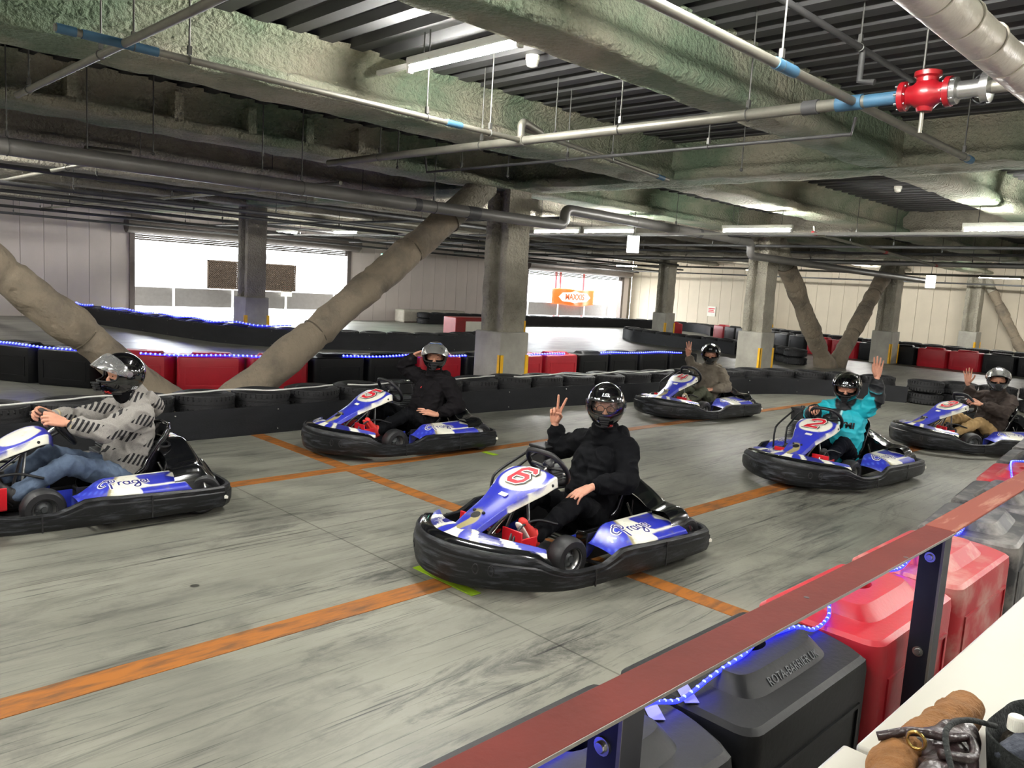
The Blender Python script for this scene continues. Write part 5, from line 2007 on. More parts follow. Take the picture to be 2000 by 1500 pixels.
base_leg = dict(hip=(-0.40, 0, 0.19), knL=(-0.08, 0.155, 0.36), knR=(-0.06, -0.155, 0.37), anL=(0.32, 0.165, 0.215), anR=(0.34, -0.17, 0.215), toeL=(0.07, 0.01, 0.085), toeR=(0.075, -0.01, 0.075))
rest = (38, 38, 40, 42)
P6 = dict(base_leg, label='driver in black hooded jacket and round glasses making a peace sign', neck=(-0.535, 0, 0.745), head=(-0.515, 0.0, 0.945), yaw=38, pitch=-2, tilt=0,
          shL=(-0.54, 0.185, 0.675), shR=(-0.535, -0.185, 0.675), elL=(-0.42, 0.30, 0.50), elR=(-0.545, -0.43, 0.575), wrL=(-0.185, 0.185, 0.47), wrR=(-0.50, -0.445, 0.765),
          knL=(-0.11, 0.155, 0.375), handL=dict(d=(0.86, -0.12, -0.25), n=(-0.15, -0.1, -1), curl=(16, 18, 20, 22), thumb='along'),
          handR=dict(d=(0.06, 0.10, 1), n=(0.75, 0.66, 0), curl=(2, 2, 82, 84), splay=(20, -2, -5, -7), thumb='in'), cuffR=0.085,
          jacket='cloth_black', trousers='cloth_black', shoe='shoe_red', sole='shoe_white', helmet='helmet_black', visor='visor_clear', hood=True, glasses=True, size='XL', bulk=1.0)
P5 = dict(base_leg, prints=(('chest_tag', '', 0, 'red_print', -0.01, 0.72, 0.026, 0.022),), label='driver in black jacket saluting with a silver visor pushed up', neck=(-0.545, 0, 0.715), head=(-0.535, 0.0, 0.915), yaw=48, pitch=-3, tilt=0,
          shL=(-0.575, 0.19, 0.645), shR=(-0.52, -0.185, 0.66), elL=(-0.62, 0.315, 0.43), elR=(-0.43, -0.40, 0.775), wrL=(-0.405, 0.225, 0.34), wrR=(-0.455, -0.225, 0.93),
          handL=dict(d=(0.8, -0.45, 0.25), n=(-0.2, -0.5, -0.8), curl=(10, 12, 14, 16), thumb='along'),
          handR=dict(d=(-0.25, 0.92, 0.30), n=(0.35, 0.25, -0.9), curl=(8, 8, 8, 9), splay=(2, 0, -1, -3), thumb='along'),
          jacket='cloth_charcoal', trousers='cloth_black', shoe='shoe_red', sole='shoe_red', helmet='helmet_black', visor='visor_silver', raised=33, hood=True, size='XXL', stripe=True, bulk=1.06)
P1 = dict(base_leg, label='driver in grey hoodie with black bars and jeans steering', neck=(-0.475, 0, 0.735), head=(-0.39, 0.0, 0.92), yaw=4, pitch=2,
          shL=(-0.455, 0.185, 0.665), shR=(-0.45, -0.185, 0.665), elL=(-0.17, 0.27, 0.585), elR=(-0.17, -0.27, 0.585), wrL=(0.03, 0.165, 0.645), wrR=(0.035, -0.165, 0.65),
          knL=(0.03, 0.17, 0.36), knR=(0.03, -0.17, 0.37), anL=(0.36, 0.17, 0.185),
          handL=dict(d=(0.85, -0.20, 0.30), n=(0.25, -0.88, -0.35), curl=(56, 56, 58, 60), thumb='along'),
          handR=dict(d=(0.85, 0.20, 0.30), n=(0.25, 0.88, -0.35), curl=(56, 56, 58, 60), thumb='along'),
          jacket='hoodie_striped', trousers='denim', shoe='shoe_black', sole='shoe_black', helmet='helmet_black', visor='visor_frost', raised=34, hood=True, size='XL', bulk=1.02, cuffmat='shoe_beige', pivot='visor_silver')
def teal_paint(sh, el, wr, neck, hip, fwd):
    T_, K_ = (24, 170, 184), (16, 18, 22)
    def seg(p, a, b):
        d = b-a
        t = max(0, min(1, (p-a).dot(d)/d.length_squared))
        return (p-(a+d*t)).length, t
    def fn(co):
        p = Vector(co)
        for s in (1, -1):
            dist, t = seg(p, el[s], wr[s])
            d2, t2 = seg(p, sh[s], el[s])
            if dist < 0.085 and t > (0.12 if s > 0 else 0.02) and dist < d2: return K_
            if s > 0 and d2 < 0.11 and t2 > 0.35 and p.y > el[s].y+0.01: return K_
        if (p-neck).length < 0.125 and p.z > neck.z-0.06: return K_
        up = (neck-hip).normalized()
        h = (p-hip).dot(up)
        f = (p-hip).dot(fwd)
        if f > 0.02 and -0.125 < p.y < -0.012 and 0.29 < h < 0.47-0.2*abs(p.y+0.06): return K_
        if f > 0.02 and abs(p.y) < 0.012 and h > 0.25: return (190, 230, 232)
        return T_
    return fn
m_, nt_, N_, L_, B_ = newmat('anorak_nylon')
at_ = N_.new('ShaderNodeAttribute')
at_.attribute_name = 'print'
L_.new(at_.outputs['Color'], B_.inputs['Base Color'])
B_.inputs['Roughness'].default_value = 0.6
M['anorak'] = m_
P2 = dict(base_leg, jpaint=teal_paint, prints=(('lettering', 'YMI', 0.085, 'frame_black', 0.085, 0.60),), label='driver in turquoise and black anorak raising one arm', neck=(-0.44, 0.0, 0.71), head=(-0.385, 0.0, 0.88), yaw=18, pitch=-14, tilt=0,
          shL=(-0.44, 0.195, 0.69), shR=(-0.44, -0.185, 0.645), elL=(-0.375, 0.315, 0.835), elR=(-0.30, -0.30, 0.56), wrL=(-0.315, 0.315, 1.045), wrR=(-0.045, -0.15, 0.665),
          handL=dict(d=(0.12, 0.02, 1), n=(0.9, 0.42, 0), curl=(3, 2, 3, 4), splay=(5, 1, -3, -9), thumb='along'),
          handR=dict(d=(0.80, 0.10, 0.25), n=(0.45, 0.3, -0.85), curl=(58, 58, 60, 62), thumb='in'),
          jacket='anorak', trousers='cloth_navy', shoe='shoe_black', sole='shoe_black', helmet='helmet_black', visor='visor_clear', raised=62, bulk=1.1, eyes='closed', cuffmat='cloth_black')
P4 = dict(base_leg, label='driver in grey-brown hooded sweatshirt holding up three fingers', neck=(-0.49, 0, 0.68), head=(-0.455, 0.0, 0.865), yaw=30, pitch=-3,
          shL=(-0.50, 0.185, 0.61), shR=(-0.485, -0.185, 0.625), elL=(-0.47, 0.31, 0.42), elR=(-0.43, -0.29, 0.665), wrL=(-0.245, 0.19, 0.385), wrR=(-0.37, -0.335, 0.835),
          handL=dict(d=(0.8, -0.35, -0.1), n=(-0.2, -0.25, -0.95), curl=(18, 20, 22, 24), thumb='along'),
          handR=dict(d=(0.04, -0.08, 1), n=(0.85, 0.52, 0), curl=(3, 2, 3, 80), splay=(8, 0, -8, -10), thumb='in'),
          jacket='cloth_taupe', trousers='cloth_olive', shoe='shoe_beige', sole='shoe_white', helmet='helmet_black', visor='visor_clear', raised=50, hood=True, bulk=1.02)
P3 = dict(base_leg, label='driver in dark brown jacket and tan trousers waving', neck=(-0.48, 0, 0.70), head=(-0.445, 0.0, 0.89), yaw=48, pitch=-3,
          shL=(-0.49, 0.185, 0.63), shR=(-0.475, -0.185, 0.64), elL=(-0.28, 0.30, 0.51), elR=(-0.40, -0.33, 0.60), wrL=(-0.04, 0.165, 0.60), wrR=(-0.31, -0.335, 0.80),
          handL=dict(d=(0.85, -0.10, 0.28), n=(0.3, -0.85, -0.35), curl=(58, 58, 60, 62), thumb='in'),
          handR=dict(d=(0.10, -0.04, 1), n=(0.80, 0.6, 0), curl=(5, 4, 5, 6), splay=(11, 3, -4, -12), thumb='out'),
          jacket='cloth_brown', trousers='cloth_khaki', shoe='shoe_black', sole='shoe_black', helmet='helmet_grey', visor='visor_silver', raised=36, bulk=1.08)
DR = {}
for n, S in ((6, P6), (5, P5), (1, P1), (2, P2), (4, P4), (3, P3)):
    DR[n] = driver(n, S)
# ================================================================== lamps
def lamp_meshes():
    L_ = 1.22
    hs = MB().prism([(-0.030, 0.075), (-0.022, 0.035), (0.022, 0.035), (0.030, 0.075), (0.026, 0.095), (-0.026, 0.095)], -L_/2-0.03, L_/2+0.03, Matrix(((1, 0, 0, 0), (0, 0, 1, 0), (0, 1, 0, 0), (0, 0, 0, 1))))
    tb = MB().tube([V(0, -L_/2, 0), V(0, L_/2, 0)], 0.019, 12)
    cp = MB().box(-0.022, 0.022, -0.015, 0.015, -0.024, 0.03)
    return hs.mesh('housing', M['white_metal'], 40), tb.mesh('tube', M['tube'], 60), cp.mesh('lamp_holder', M['white_metal'], 40)
LM = lamp_meshes()
def lamp(x, y, z, label, group=None, rods=True, wide=1):
    e = empty('fluorescent_lamp', (x, y, z), label=label, cat='lamp', group=group)
    for me, nm in zip(LM, ('housing', 'tube', 'lamp_holder')):
        o = link(bpy.data.objects.new(nm, me), e)
        if nm == 'lamp_holder':
            o.location = (0, -0.625, 0)
            link(bpy.data.objects.new(nm, me), e).location = (0, 0.625, 0)
    if rods:
        for s in (-0.45, 0.45):
            MB().tube([V(0, s, 0.09), V(0, s, DECK+0.06-z)], 0.006, 6).build('hanger_rod', M['rod'], e, smooth=60)
    return e
lamp(4.0, 4.76, 3.40, 'glowing fluorescent lamp under the deck next to the smoke detector')
for i, (y, lab) in enumerate(((3.05, 'glowing fluorescent lamp on the lighting rail right of the red valve'), (6.85, 'glowing fluorescent lamp on the lighting rail above kart 4'), (11.4, 'glowing fluorescent lamp on the lighting rail right of the wide-plinth column'), (19.4, 'far fluorescent lamp on the lighting rail beside the brace top'), (22.6, 'far fluorescent lamp on the lighting rail before the left opening'))):
    lamp(12.4, y, 2.88, lab)
lamp(12.4, 10.0, 2.88, 'short-looking fluorescent lamp beside the white lit sign')
for (x, y, lab) in ((30.3, 7.7, 'far fluorescent lamp by the pale column'), (30.3, 11.9, 'far fluorescent lamp over the right arm of the V brace'), (30.3, 16.4, 'far fluorescent lamp left of the V brace column'), (30.8, 23.6, 'far fluorescent lamp before the right opening'), (30.3, 3.2, 'far fluorescent lamp near the right end of the cream wall')):
    lamp(x, y, 2.92, lab)
for (x, y) in ((3.5, 1.85), (4.0, -1.6), (-0.4, 4.8), (-0.4, 1.9), (-0.4, 7.75), (8.2, -1.0), (2.0, 14.0), (2.5, 18.0), (3.2, 22.6), (4.0, -3.8), (-4.2, -3.6), (-4.2, 0.6), (-4.2, 4.8), (-4.2, 9.0), (-4.2, 13.2), (-4.2, 17.4), (12.4, -1.0), (12.4, -4.5), (20.7, -4.0), (20.7, -0.2), (30.3, -1.5)):  # lamps added out of view to brighten the hall and its left wall
    lamp(x, y, 3.42, 'added unseen fluorescent lamp filling the hall from out of view', 'added fill lamps out of view')
# lighting rails
for (x, y0, y1, z, lab) in ((12.25, -5.0, 12.6, 2.80, 'white lighting rail running above karts 4 and 3'), (12.25, 14.0, 25.0, 2.80, 'white lighting rail before the left opening'), (4.12, 3.7, 6.0, 3.47, 'white conduit beside the lamp near the smoke detector')):
    o = MB().box(-0.02, 0.02, 0, y1-y0, 0, 0.035).build('lighting_rail', M['white_metal'])
    o.location = (x, y0, z)
    tag(o, lab, 'rail')

# ================================================================== pipework
def pipe(name, path, r, mat, label, cat='pipe', group=None, joints=(), jm='pipe_dark', jr=1.25, hang=(), hz=DECK+0.06, seg=12, bends=None):
    P = [Vector(p) for p in path]
    base = P[0].copy()
    e = empty(name, base, label=label, cat=cat, group=group)
    MB().tube([p-base for p in P], r, seg).build('run', M[mat], e, smooth=60)
    # joints given as (fraction along straight path, length, material)
    tot = [0.0]
    for a, b in zip(P, P[1:]): tot.append(tot[-1]+(b-a).length)
    def at(s):
        for i in range(len(P)-1):
            if s <= tot[i+1]+1e-6:
                t = (s-tot[i])/max(1e-6, tot[i+1]-tot[i])
                return P[i].lerp(P[i+1], t), (P[i+1]-P[i]).normalized()
        return P[-1], (P[-1]-P[-2]).normalized()
    for s, ln, mt in joints:
        c, d = at(s)
        MB().tube([c-d*ln/2-base, c+d*ln/2-base], r*jr, seg).build('coupling', M[mt], e, smooth=60)
    for s in hang:
        c, d = at(s)
        c = c-base
        mb = MB().tube([c+V(0, 0, r*0.9), V(c.x, c.y, hz-base.z)], 0.006, 6)
        s1 = d.cross(V(0, 0, 1)).normalized()
        mb.tube([c+(s1*cos(2*pi*k/14)+V(0, 0, 1)*sin(2*pi*k/14))*(r+0.004) for k in range(14)], 0.004, 5, closed=True)
        mb.box(c.x-0.012, c.x+0.012, c.y-0.012, c.y+0.012, c.z+r+0.01, c.z+r+0.06)
        mb.build('hanger', M['rod'], e, smooth=60)
    return e
def bend(a, b, c, r=0.12, n=6):
    """rounded corner at b"""
    a, b, c = Vector(a), Vector(b), Vector(c)
    d1, d2 = (a-b).normalized(), (c-b).normalized()
    p, q = b+d1*r, b+d2*r
    return [p.lerp(b, t).lerp(b.lerp(q, t), t) for t in [k/n for k in range(n+1)]]
# sprinkler branch with blue end, along X
pipe('sprinkler_pipe', [(1.36, 5.1, 3.0), (5.03, 5.12, 3.0)], 0.022, 'pipe', 'grey sprinkler branch pipe with a blue capped end along the thick beam', joints=((0.06, 0.10, 'bluepipe'), (0.35, 0.42, 'bluepipe'), (2.9, 0.16, 'bluepipe')), hang=(0.42, 0.75, 2.62, 3.3))
pipe('sprinkler_pipe', [(5.1, 5.22, 3.14), (5.4, 5.24, 3.12), (7.55, 5.3, 3.0)], 0.022, 'pipe', 'grey sprinkler pipe falling away beyond the elbow under the thick beam', joints=((0.1, 0.1, 'pipe'), (2.3, 0.12, 'bluepipe')), hang=(0.5, 1.4))
pipe('pipe_elbow', [V(5.05, 5.14, 3.02)]+[V(5.05, 5.14, 3.10)]+bend((5.05, 5.14, 3.02), (5.05, 5.14, 3.17), (5.40, 5.24, 3.16), 0.06)+[V(5.40, 5.24, 3.14)], 0.034, 'pipe', 'thick pipe elbow rising where the two sprinkler pipes meet')
# main sprinkler line, along Y
pipe('sprinkler_main', [(5.03, 8.25, 3.0), (5.05, 5.14, 3.0), (5.08, 2.15, 3.0)], 0.038, 'pipe', 'long grey sprinkler main crossing to the red valve', joints=((3.1, 0.12, 'pipe'), (5.75, 0.10, 'pipe_dark'), (6.0, 0.16, 'bluepipe')), hang=(1.0, 2.6, 4.2, 5.3))
pipe('sprinkler_main', [(5.08, 2.15, 3.0), (5.08, 1.945, 3.0)], 0.040, 'bluepipe', 'blue pipe piece feeding the red valve')
# thin line across
pipe('thin_pipe', [(6.0, 7.7, 3.17), (6.0, 7.66, 3.0), (6.0, 4.6, 3.0), (6.0, 2.62, 3.0), (6.0, 2.60, 3.12)], 0.014, 'pipe_dark', 'thin dark pipe looping beneath the beams behind the sprinkler main', hang=(0.8, 2.4, 4.0))
# right-hand sprinkler branch with blue sleeves, along X
pipe('sprinkler_pipe', [(2.2, 2.21, 3.0), (7.45, 2.22, 3.0)], 0.026, 'pipe', 'grey sprinkler branch with two blue sleeves below the green-stained beam', joints=((1.95, 0.22, 'bluepipe'), (5.2, 0.10, 'bluepipe')), hang=(1.9, 5.05))
pipe('thin_pipe', [(3.4, 2.32, 3.4), (5.9, 2.32, 3.4), (6.25, 2.33, 3.4)], 0.02, 'pipe_dark', 'dark pipe under the deck leading to the red valve', hang=(0.6, 1.9))
pipe('thin_pipe', [(5.35, 2.32, 3.39), (5.35, 2.32, 3.2), (5.35, 2.22, 3.18)], 0.02, 'pipe_dark', 'short dark drop pipe left of the red valve')
# cross pipe at the upper left
pipe('sprinkler_pipe', [(1.73, 7.5, 3.0), (1.72, 3.2, 3.0)], 0.024, 'pipe', 'grey pipe crossing under the blue-ended sprinkler branch', hang=(0.35, 2.0, 3.9))
# big drain pipe below the main beam
YD = 8.62
dz = 2.715
pth = [V(-5, YD, dz), V(9.35, YD, dz)]
pth = [V(-5, YD, dz), V(9.30, YD, dz)]+bend((9.2, YD, dz), (9.55, YD, dz), (9.55, YD, 3.0), 0.13)+bend((9.55, YD, dz), (9.55, YD, 2.97), (9.9, YD, 2.97), 0.12)+[V(12, YD, 2.945)]
pth += bend((14, YD, 2.92), (15.45, YD, 2.92), (15.45, YD, 2.5), 0.14)+bend((15.45, YD, 2.9), (15.45, YD, 2.64), (16, YD, 2.64), 0.13)+[V(26.0, YD, 2.60)]
pipe('drain_pipe', pth, 0.082, 'drain', 'thick grey drain pipe stepping up and down along the near column row', joints=((6.6, 0.09, 'drain'), (9.4, 0.10, 'drain'), (11.6, 0.1, 'pipe_dark'), (12.6, 0.22, 'pipe_dark'), (16.6, 0.1, 'drain'), (18.6, 0.1, 'pipe_dark')), jr=1.06, hang=(6.9, 9.9, 11.9, 17.8, 20.0), seg=18)
# wrapped white duct at the upper right
e = empty('insulated_duct', (1.2, 1.06, 2.8), label='white wrapped duct with seams crossing above the red valve', cat='duct')
MB().tube([V(0, 0, 0), V(7.5, 0.02, 0)], 0.078, 24).build('wrap', M['duct'], e, smooth=60)
band = MB().tube([V(0.03*sin(2*pi*j/20), 0.078*cos(2*pi*j/20), 0.078*sin(2*pi*j/20)) for j in range(20)], 0.005, 5, closed=True).mesh('seam_band', M['duct'], 180)
for k in range(24):
    link(bpy.data.objects.new('seam_band', band), e).location = (0.25+0.30*k, 0, 0)
for x in (1.6, 3.8, 6.0):
    MB().tube([V(x, 0, 0.1), V(x, 0, DECK-2.8)], 0.007, 6).build('hanger', M['rod'], e, smooth=60)
# red valve with steel flange
e = empty('alarm_valve', (5.08, 1.93, 3.0), label='red painted valve with bolted flanges on the sprinkler main', cat='valve')
RY = Matrix.Rotation(pi/2, 4, 'X')
MB().lathe([(0, -0.01), (0.085, -0.01), (0.085, 0.02), (0.055, 0.03), (0.06, 0.06), (0.085, 0.09), (0.09, 0.13), (0.085, 0.17), (0.06, 0.20), (0.055, 0.23), (0.085, 0.24), (0.085, 0.27), (0, 0.27)], 24, RY).build('valve_body', M['redvalve'], e, smooth=40)
MB().lathe([(0, -0.10), (0.04, -0.10), (0.055, -0.06), (0.06, 0), (0.06, 0.09), (0.075, 0.10), (0.075, 0.125), (0.03, 0.14), (0, 0.14)], 20, Matrix.Translation((0, -0.13, 0))).build('valve_bonnet', M['redvalve'], e, smooth=40)
fbolt = MB().tube([V(0, 0.03, 0), V(0, -0.03, 0)], 0.008, 6).mesh('flange_bolt', M['steel'], 60)
for s in (0.0, -0.26):
    for k in range(8):
        a = 2*pi*k/8
        link(bpy.data.objects.new('flange_bolt', fbolt), e).location = (0.07*cos(a), s, 0.07*sin(a))
MB().lathe([(0, 0.27), (0.075, 0.27), (0.075, 0.30), (0.05, 0.31), (0.05, 0.42), (0.085, 0.43), (0.085, 0.47), (0.05, 0.48), (0, 0.48)], 24, RY).build('steel_flange', M['steel'], e, smooth=40)
MB().tube([V(0, -0.48, 0), V(0, -3.0, 0)], 0.04, 12).build('outlet_pipe', M['pipe'], e, smooth=60)
MB().tube([V(0.0, -0.45, -0.09)]+[V(0.02+0.0*k, -0.45+0.09*sin(radians(20*k)), -0.09*cos(radians(20*k))) for k in range(1, 9)], 0.008, 6).build('handle', M['kblack'], e, smooth=60)
MB().tube([V(0, -0.1, 0.1), V(0, -0.1, DECK-3.0)], 0.007, 6).build('hanger', M['rod'], e, smooth=60)
MB().tube([V(0, -0.12, -0.09), V(0, -0.12, -0.22)], 0.012, 8).build('drain_stub', M['pipe'], e, smooth=60)
# smoke detectors
for (x, y, lab) in ((4.93, 4.93, 'cream smoke detector on the deck beside the glowing lamp'), (13.4, 5.0, 'far cream smoke detector on the deck above kart 2')):
    e = empty('smoke_detector', (x, y, DECK), label=lab, cat='detector')
    MB().lathe([(0, 0), (0.06, 0), (0.06, -0.035), (0.052, -0.04)], 20).build('base', M['white'], e, smooth=40)
    MB().lathe([(0.052, -0.035), (0.055, -0.05), (0.045, -0.085), (0.02, -0.095), (0, -0.095)], 20).build('dome', M['white'], e, smooth=40)
# rods hanging from the deck near the front beams
for i, (x, y, z1) in enumerate(((2.6, 8.7, 2.8), (3.2, 8.62, 2.85), (4.4, 8.62, 2.85), (5.6, 7.7, 3.0), (6.6, 6.9, 3.0), (7.2, 4.2, 3.0))):
    o = MB().tube([(x, y, z1), (x, y, DECK+0.06)], 0.007, 6).sphere((x, y, z1), 0.018, 8, 6).build('hanger_rod', M['rod'], smooth=60)
    tag(o, 'thin steel hanger rod hanging free from the deck', 'rod', 'free hanger rods')
# distant pipe tangle above the second bay
rnd = random.Random(3)
far = [((-2, 11.2, 3.0), (8.6, 11.25, 2.92)), ((-2, 12.9, 2.95), (16.5, 13.1, 2.9)), ((-2, 14.0, 2.8), (16, 14.2, 2.75)), ((1, 16.6, 2.85), (25, 16.8, 2.8)), ((3, 19.6, 2.9), (30, 19.9, 2.8)), ((3, 21.9, 2.85), (33, 22.1, 2.75)), ((3, 24.4, 2.8), (33, 24.5, 2.7))]
labs = ('grey pipe with a yellow joint beyond the near column row', 'far dark pipe running lengthwise over the glossy floor', 'far dark conduit running lengthwise above the curved tyre wall', 'far dark pipe on the far column row', 'far dark pipe beyond the far column row', 'far dark conduit before the shutter openings', 'far dark conduit directly over the shutter openings')
for (a, b), lab in zip(far, labs):
    L_ = (Vector(b)-Vector(a)).length
    pipe('ceiling_pipe', [a, b], 0.03 if 'grey' in lab else 0.035, 'pipe' if 'grey' in lab else 'pipe_dark', lab, joints=((5.5, 0.2, 'yellow'),) if 'yellow' in lab else (), hang=[q for q in (2.5, 6.0, 9.5, 13.0, 16.0, 19.0, 22.0, 25.0) if q < L_-0.3], seg=8)
cross = [(3.4, 10.2, 24, 2.95, 'pipe'), (6.3, 10.0, 25, 3.02, 'pipe'), (11.0, 10.0, 25, 3.0, 'pipe_dark'), (14.4, -4, 25, 2.98, 'pipe_dark'), (16.2, -4, 25, 2.9, 'pipe_dark'), (19.0, -4, 25, 2.95, 'pipe_dark'), (21.2, -4, 25, 2.85, 'drain'), (23.4, -4, 25, 2.95, 'pipe_dark'), (27.4, -4, 25, 2.85, 'pipe'), (29.0, -4, 25, 2.9, 'pipe_dark'), (32.4, -4, 25, 2.75, 'pipe_dark')]
cl = ('light grey cross pipe with an elbow beyond the near column row', 'light grey cross pipe above the curved tyre wall', 'dark cross pipe above the brace top', 'dark cross pipe just past the lighting rail', 'dark cross pipe before the V brace', 'dark cross pipe over the left arm of the V brace', 'thick grey cross pipe over the middle of the V brace', 'dark cross pipe over the right arm of the V brace', 'grey cross pipe above the blocks before the cream wall', 'dark cross pipe beyond the blocks before the cream wall', 'dark cross pipe nearest the cream wall')
for (x, y0, y1, z, mt), lab in zip(cross, cl):
    pipe('ceiling_pipe', [(x, y0, z), (x, y1, z)], 0.06 if mt == 'drain' else 0.03, mt, lab, hang=[q for q in range(2, int(y1-y0), 4)], seg=8)
pipe('sprinkler_pipe', [(14.0, 6.6, 3.1), (14.0, 6.6, 2.98), (19.5, 6.2, 2.72)], 0.028, 'pipe', 'pale sprinkler pipe with red ends slanting before the V brace', joints=((0.15, 0.12, 'redvalve'), (3.0, 0.1, 'redvalve'), (5.5, 0.1, 'redvalve')), hang=(1.5,), seg=8)
pipe('ceiling_pipe', [(3.35, 11.28, 3.05), (3.35, 11.28, 3.12), (3.9, 11.28, 3.14)], 0.045, 'pipe', 'pale pipe elbow beyond the near column row at the left', seg=10)
# lit signs
def lit_sign(x, y, z, w, h, face, mat, label, rz):
    e = empty('lit_sign', (x, y, z), rz, label, 'sign')
    MB().box(-w/2, w/2, 0.0, 0.07, -h/2, h/2).build('sign_case', M['white_metal'], e, bevel=0.01)
    MB().box(-w/2+0.012, w/2-0.012, -0.006, 0.0, -h/2+0.012, h/2-0.012).build('sign_face', M[mat], e)
    MB().tube([V(0, 0.035, h/2), V(0, 0.035, DECK+0.06-z)], 0.009, 6).build('hanger_rod', M['rod'], e, smooth=60)
    return e
lit_sign(12.15, 9.2, 2.62, 0.24, 0.33, None, 'signlit', 'glowing white box sign hanging right of the wide-plinth column', radians(-52))
lit_sign(23.6, 7.65, 2.5, 0.26, 0.36, None, 'signlit', 'glowing white box sign hanging by the V brace right column', radians(-70))
lit_sign(18.3, 25.6, 2.35, 0.55, 0.50, None, 'green_lit', 'pale green lit exit sign on the far wall', 0)
# notice boards on the walls
for (x, y, z, rz, lab) in ((XR-0.05, 21.0, 1.0, -pi/2, 'small white notice with red print on the cream wall'), (15.1, YF+1.46, 1.0, 0, 'small white notice with red print outside the left opening')):
    e = empty('notice', (x, y, z), rz, lab, 'notice')
    MB().box(-0.22, 0.22, -0.015, 0.0, -0.24, 0.24).build('board', M['white'], e)
    mb = MB()
    for j in range(3): mb.box(-0.17, 0.17-0.05*(j % 2), -0.018, -0.015, 0.14-0.08*j-0.03, 0.14-0.08*j+0.015)
    mb.build('print_bars', M['num_red'], e)
# boxes and white covers at the far wall
e = empty('covered_crates', (20.4, 25.35, 0), label='long low stack under a pale sheet by the far wall', cat='crate')
MB().box(-1.6, 1.6, -0.3, 0.3, 0, 0.5).build('sheet', pmat('pale_sheet', (188, 182, 168), 0.8, var=0.12, bump=0.4, bscale=8), e, bevel=0.06, seg=3)
MB().box(-1.55, 1.55, -0.32, 0.32, 0.0, 0.04).build('pallet', M['lattice'], e)
e = empty('display_counter', (16.9, 19.0, 0), label='red and white counter standing left of the wide-plinth column', cat='counter')
MB().box(-0.85, 0.85, -0.3, 0.3, 0, 0.62).build('red_case', M['redvalve'], e, bevel=0.02)
MB().box(-0.45, 0.88, -0.34, -0.3, 0.03, 0.5).build('white_front', M['white'], e, bevel=0.01)
# ================================================================== spectator side: blocks, rail, table
front = [(0.60, 1.19, 0, 'b', 'black block under the low end of the rust-red rail beside the near post'), (1.505, 1.19, 0, 'b', 'black block lit by the blue strip, next to the lettered block'),
         (2.405, 1.19, 0, 'b', 'black block with raised maker lettering on its filler boss'), (3.31, 1.19, 0, 'r', 'red block next to the lettered black block'),
         (4.215, 1.19, 0, 'r', 'second red block, behind the bolted rail post'), (5.13, 1.235, 6, 'b', 'worn black block after the two red blocks along the rail'),
         (6.04, 1.33, 6, 'b', 'dusty black block next to the far red block along the rail'), (6.95, 1.43, 6, 'r', 'dusty red block with the blue strip curling over its boss'),
         (7.86, 1.53, 6, 'b', 'black block beyond the dusty red block along the rail'), (8.77, 1.63, 6, 'b', 'last black block along the rail towards kart 3')]
M['emboss_sheen'] = pmat('emboss_sheen_grey', (70, 72, 76), 0.45, var=0.1)  # lighter grey than the block: sheen painted onto the raised letters
M['red_dusty'] = pmat('dusty_red_plastic', (166, 32, 42), 0.5, c2=(176, 128, 118), amt=0.56, scale=5, detail=8)
M['blk_dusty'] = pmat('dusty_black_plastic', (34, 35, 38), 0.5, c2=(128, 124, 118), amt=0.56, scale=5, detail=8)
BODY['red_dusty'] = _body.mesh('body', M['red_dusty'], 30)
BOSS['red_dusty'] = _boss.mesh('filler_boss', M['red_dusty'], 30)
BODY['blk_dusty'] = _body.mesh('body', M['blk_dusty'], 30)
BOSS['blk_dusty'] = _boss.mesh('filler_boss', M['blk_dusty'], 30)
for i, (x, y, a, k, lab) in enumerate(front):
    key = {'b': 'blk_plastic', 'r': 'red_plastic'}[k] if i < 4 else {'b': 'blk_dusty', 'r': 'red_dusty'}[k]
    b_ = block(x, y, radians(a), key, lab, 'blocks along the spectator rail')
    if i == 2:
        boss = [c for c in b_.children if c.name.startswith('filler_boss')][0]
        sl = V(0, 0.048, 0.046).normalized()
        letter('embossed_lettering', 'ROTA-BARRIER UK', 0.040, M['emboss_sheen'], frame((0.02, -0.136, BH+0.019), (1, 0, 0), sl) @ Matrix.Translation((0, 0, 0.0012)), boss, extrude=0.0012)
led_strip('led_strip', [(0.25, 1.2, 0.606), (0.75, 1.2, 0.612), (1.05, 1.19, 0.57), (1.25, 1.19, 0.606), (1.55, 1.19, 0.608), (1.8, 1.18, 0.604), (1.95, 1.175, 0.566), (2.12, 1.17, 0.59), (2.3, 1.165, 0.608), (2.45, 1.185, 0.61), (2.66, 1.165, 0.60), (2.78, 1.15, 0.565), (2.92, 1.16, 0.57), (3.02, 1.20, 0.60), (3.2, 1.25, 0.606), (3.5, 1.22, 0.606), (3.76, 1.2, 0.568), (3.95, 1.2, 0.6), (4.3, 1.22, 0.606), (4.66, 1.21, 0.568), (4.95, 1.25, 0.606), (5.35, 1.28, 0.606), (5.6, 1.30, 0.568), (5.85, 1.33, 0.606), (6.2, 1.36, 0.606), (6.5, 1.40, 0.57), (6.75, 1.47, 0.606), (7.0, 1.53, 0.61), (7.2, 1.55, 0.60), (7.5, 1.45, 0.58)], 'blue light strip lying over the blocks along the rust-red rail', spacing=0.034, r=0.0065, bulb=0.0062)
for (x, y) in ((1.86, 1.21), (2.02, 1.2)):
    o = MB().box(-0.06, 0.06, -0.022, 0.022, 0, 0.002).build('tape_piece', M['tape'])
    o.location = (x, y, BH+0.004)
    o.rotation_euler = (0, 0, 0.9)
    tag(o, 'small clear tape piece holding the blue strip on the lettered block', 'tape', 'tape pieces under the blue strip')
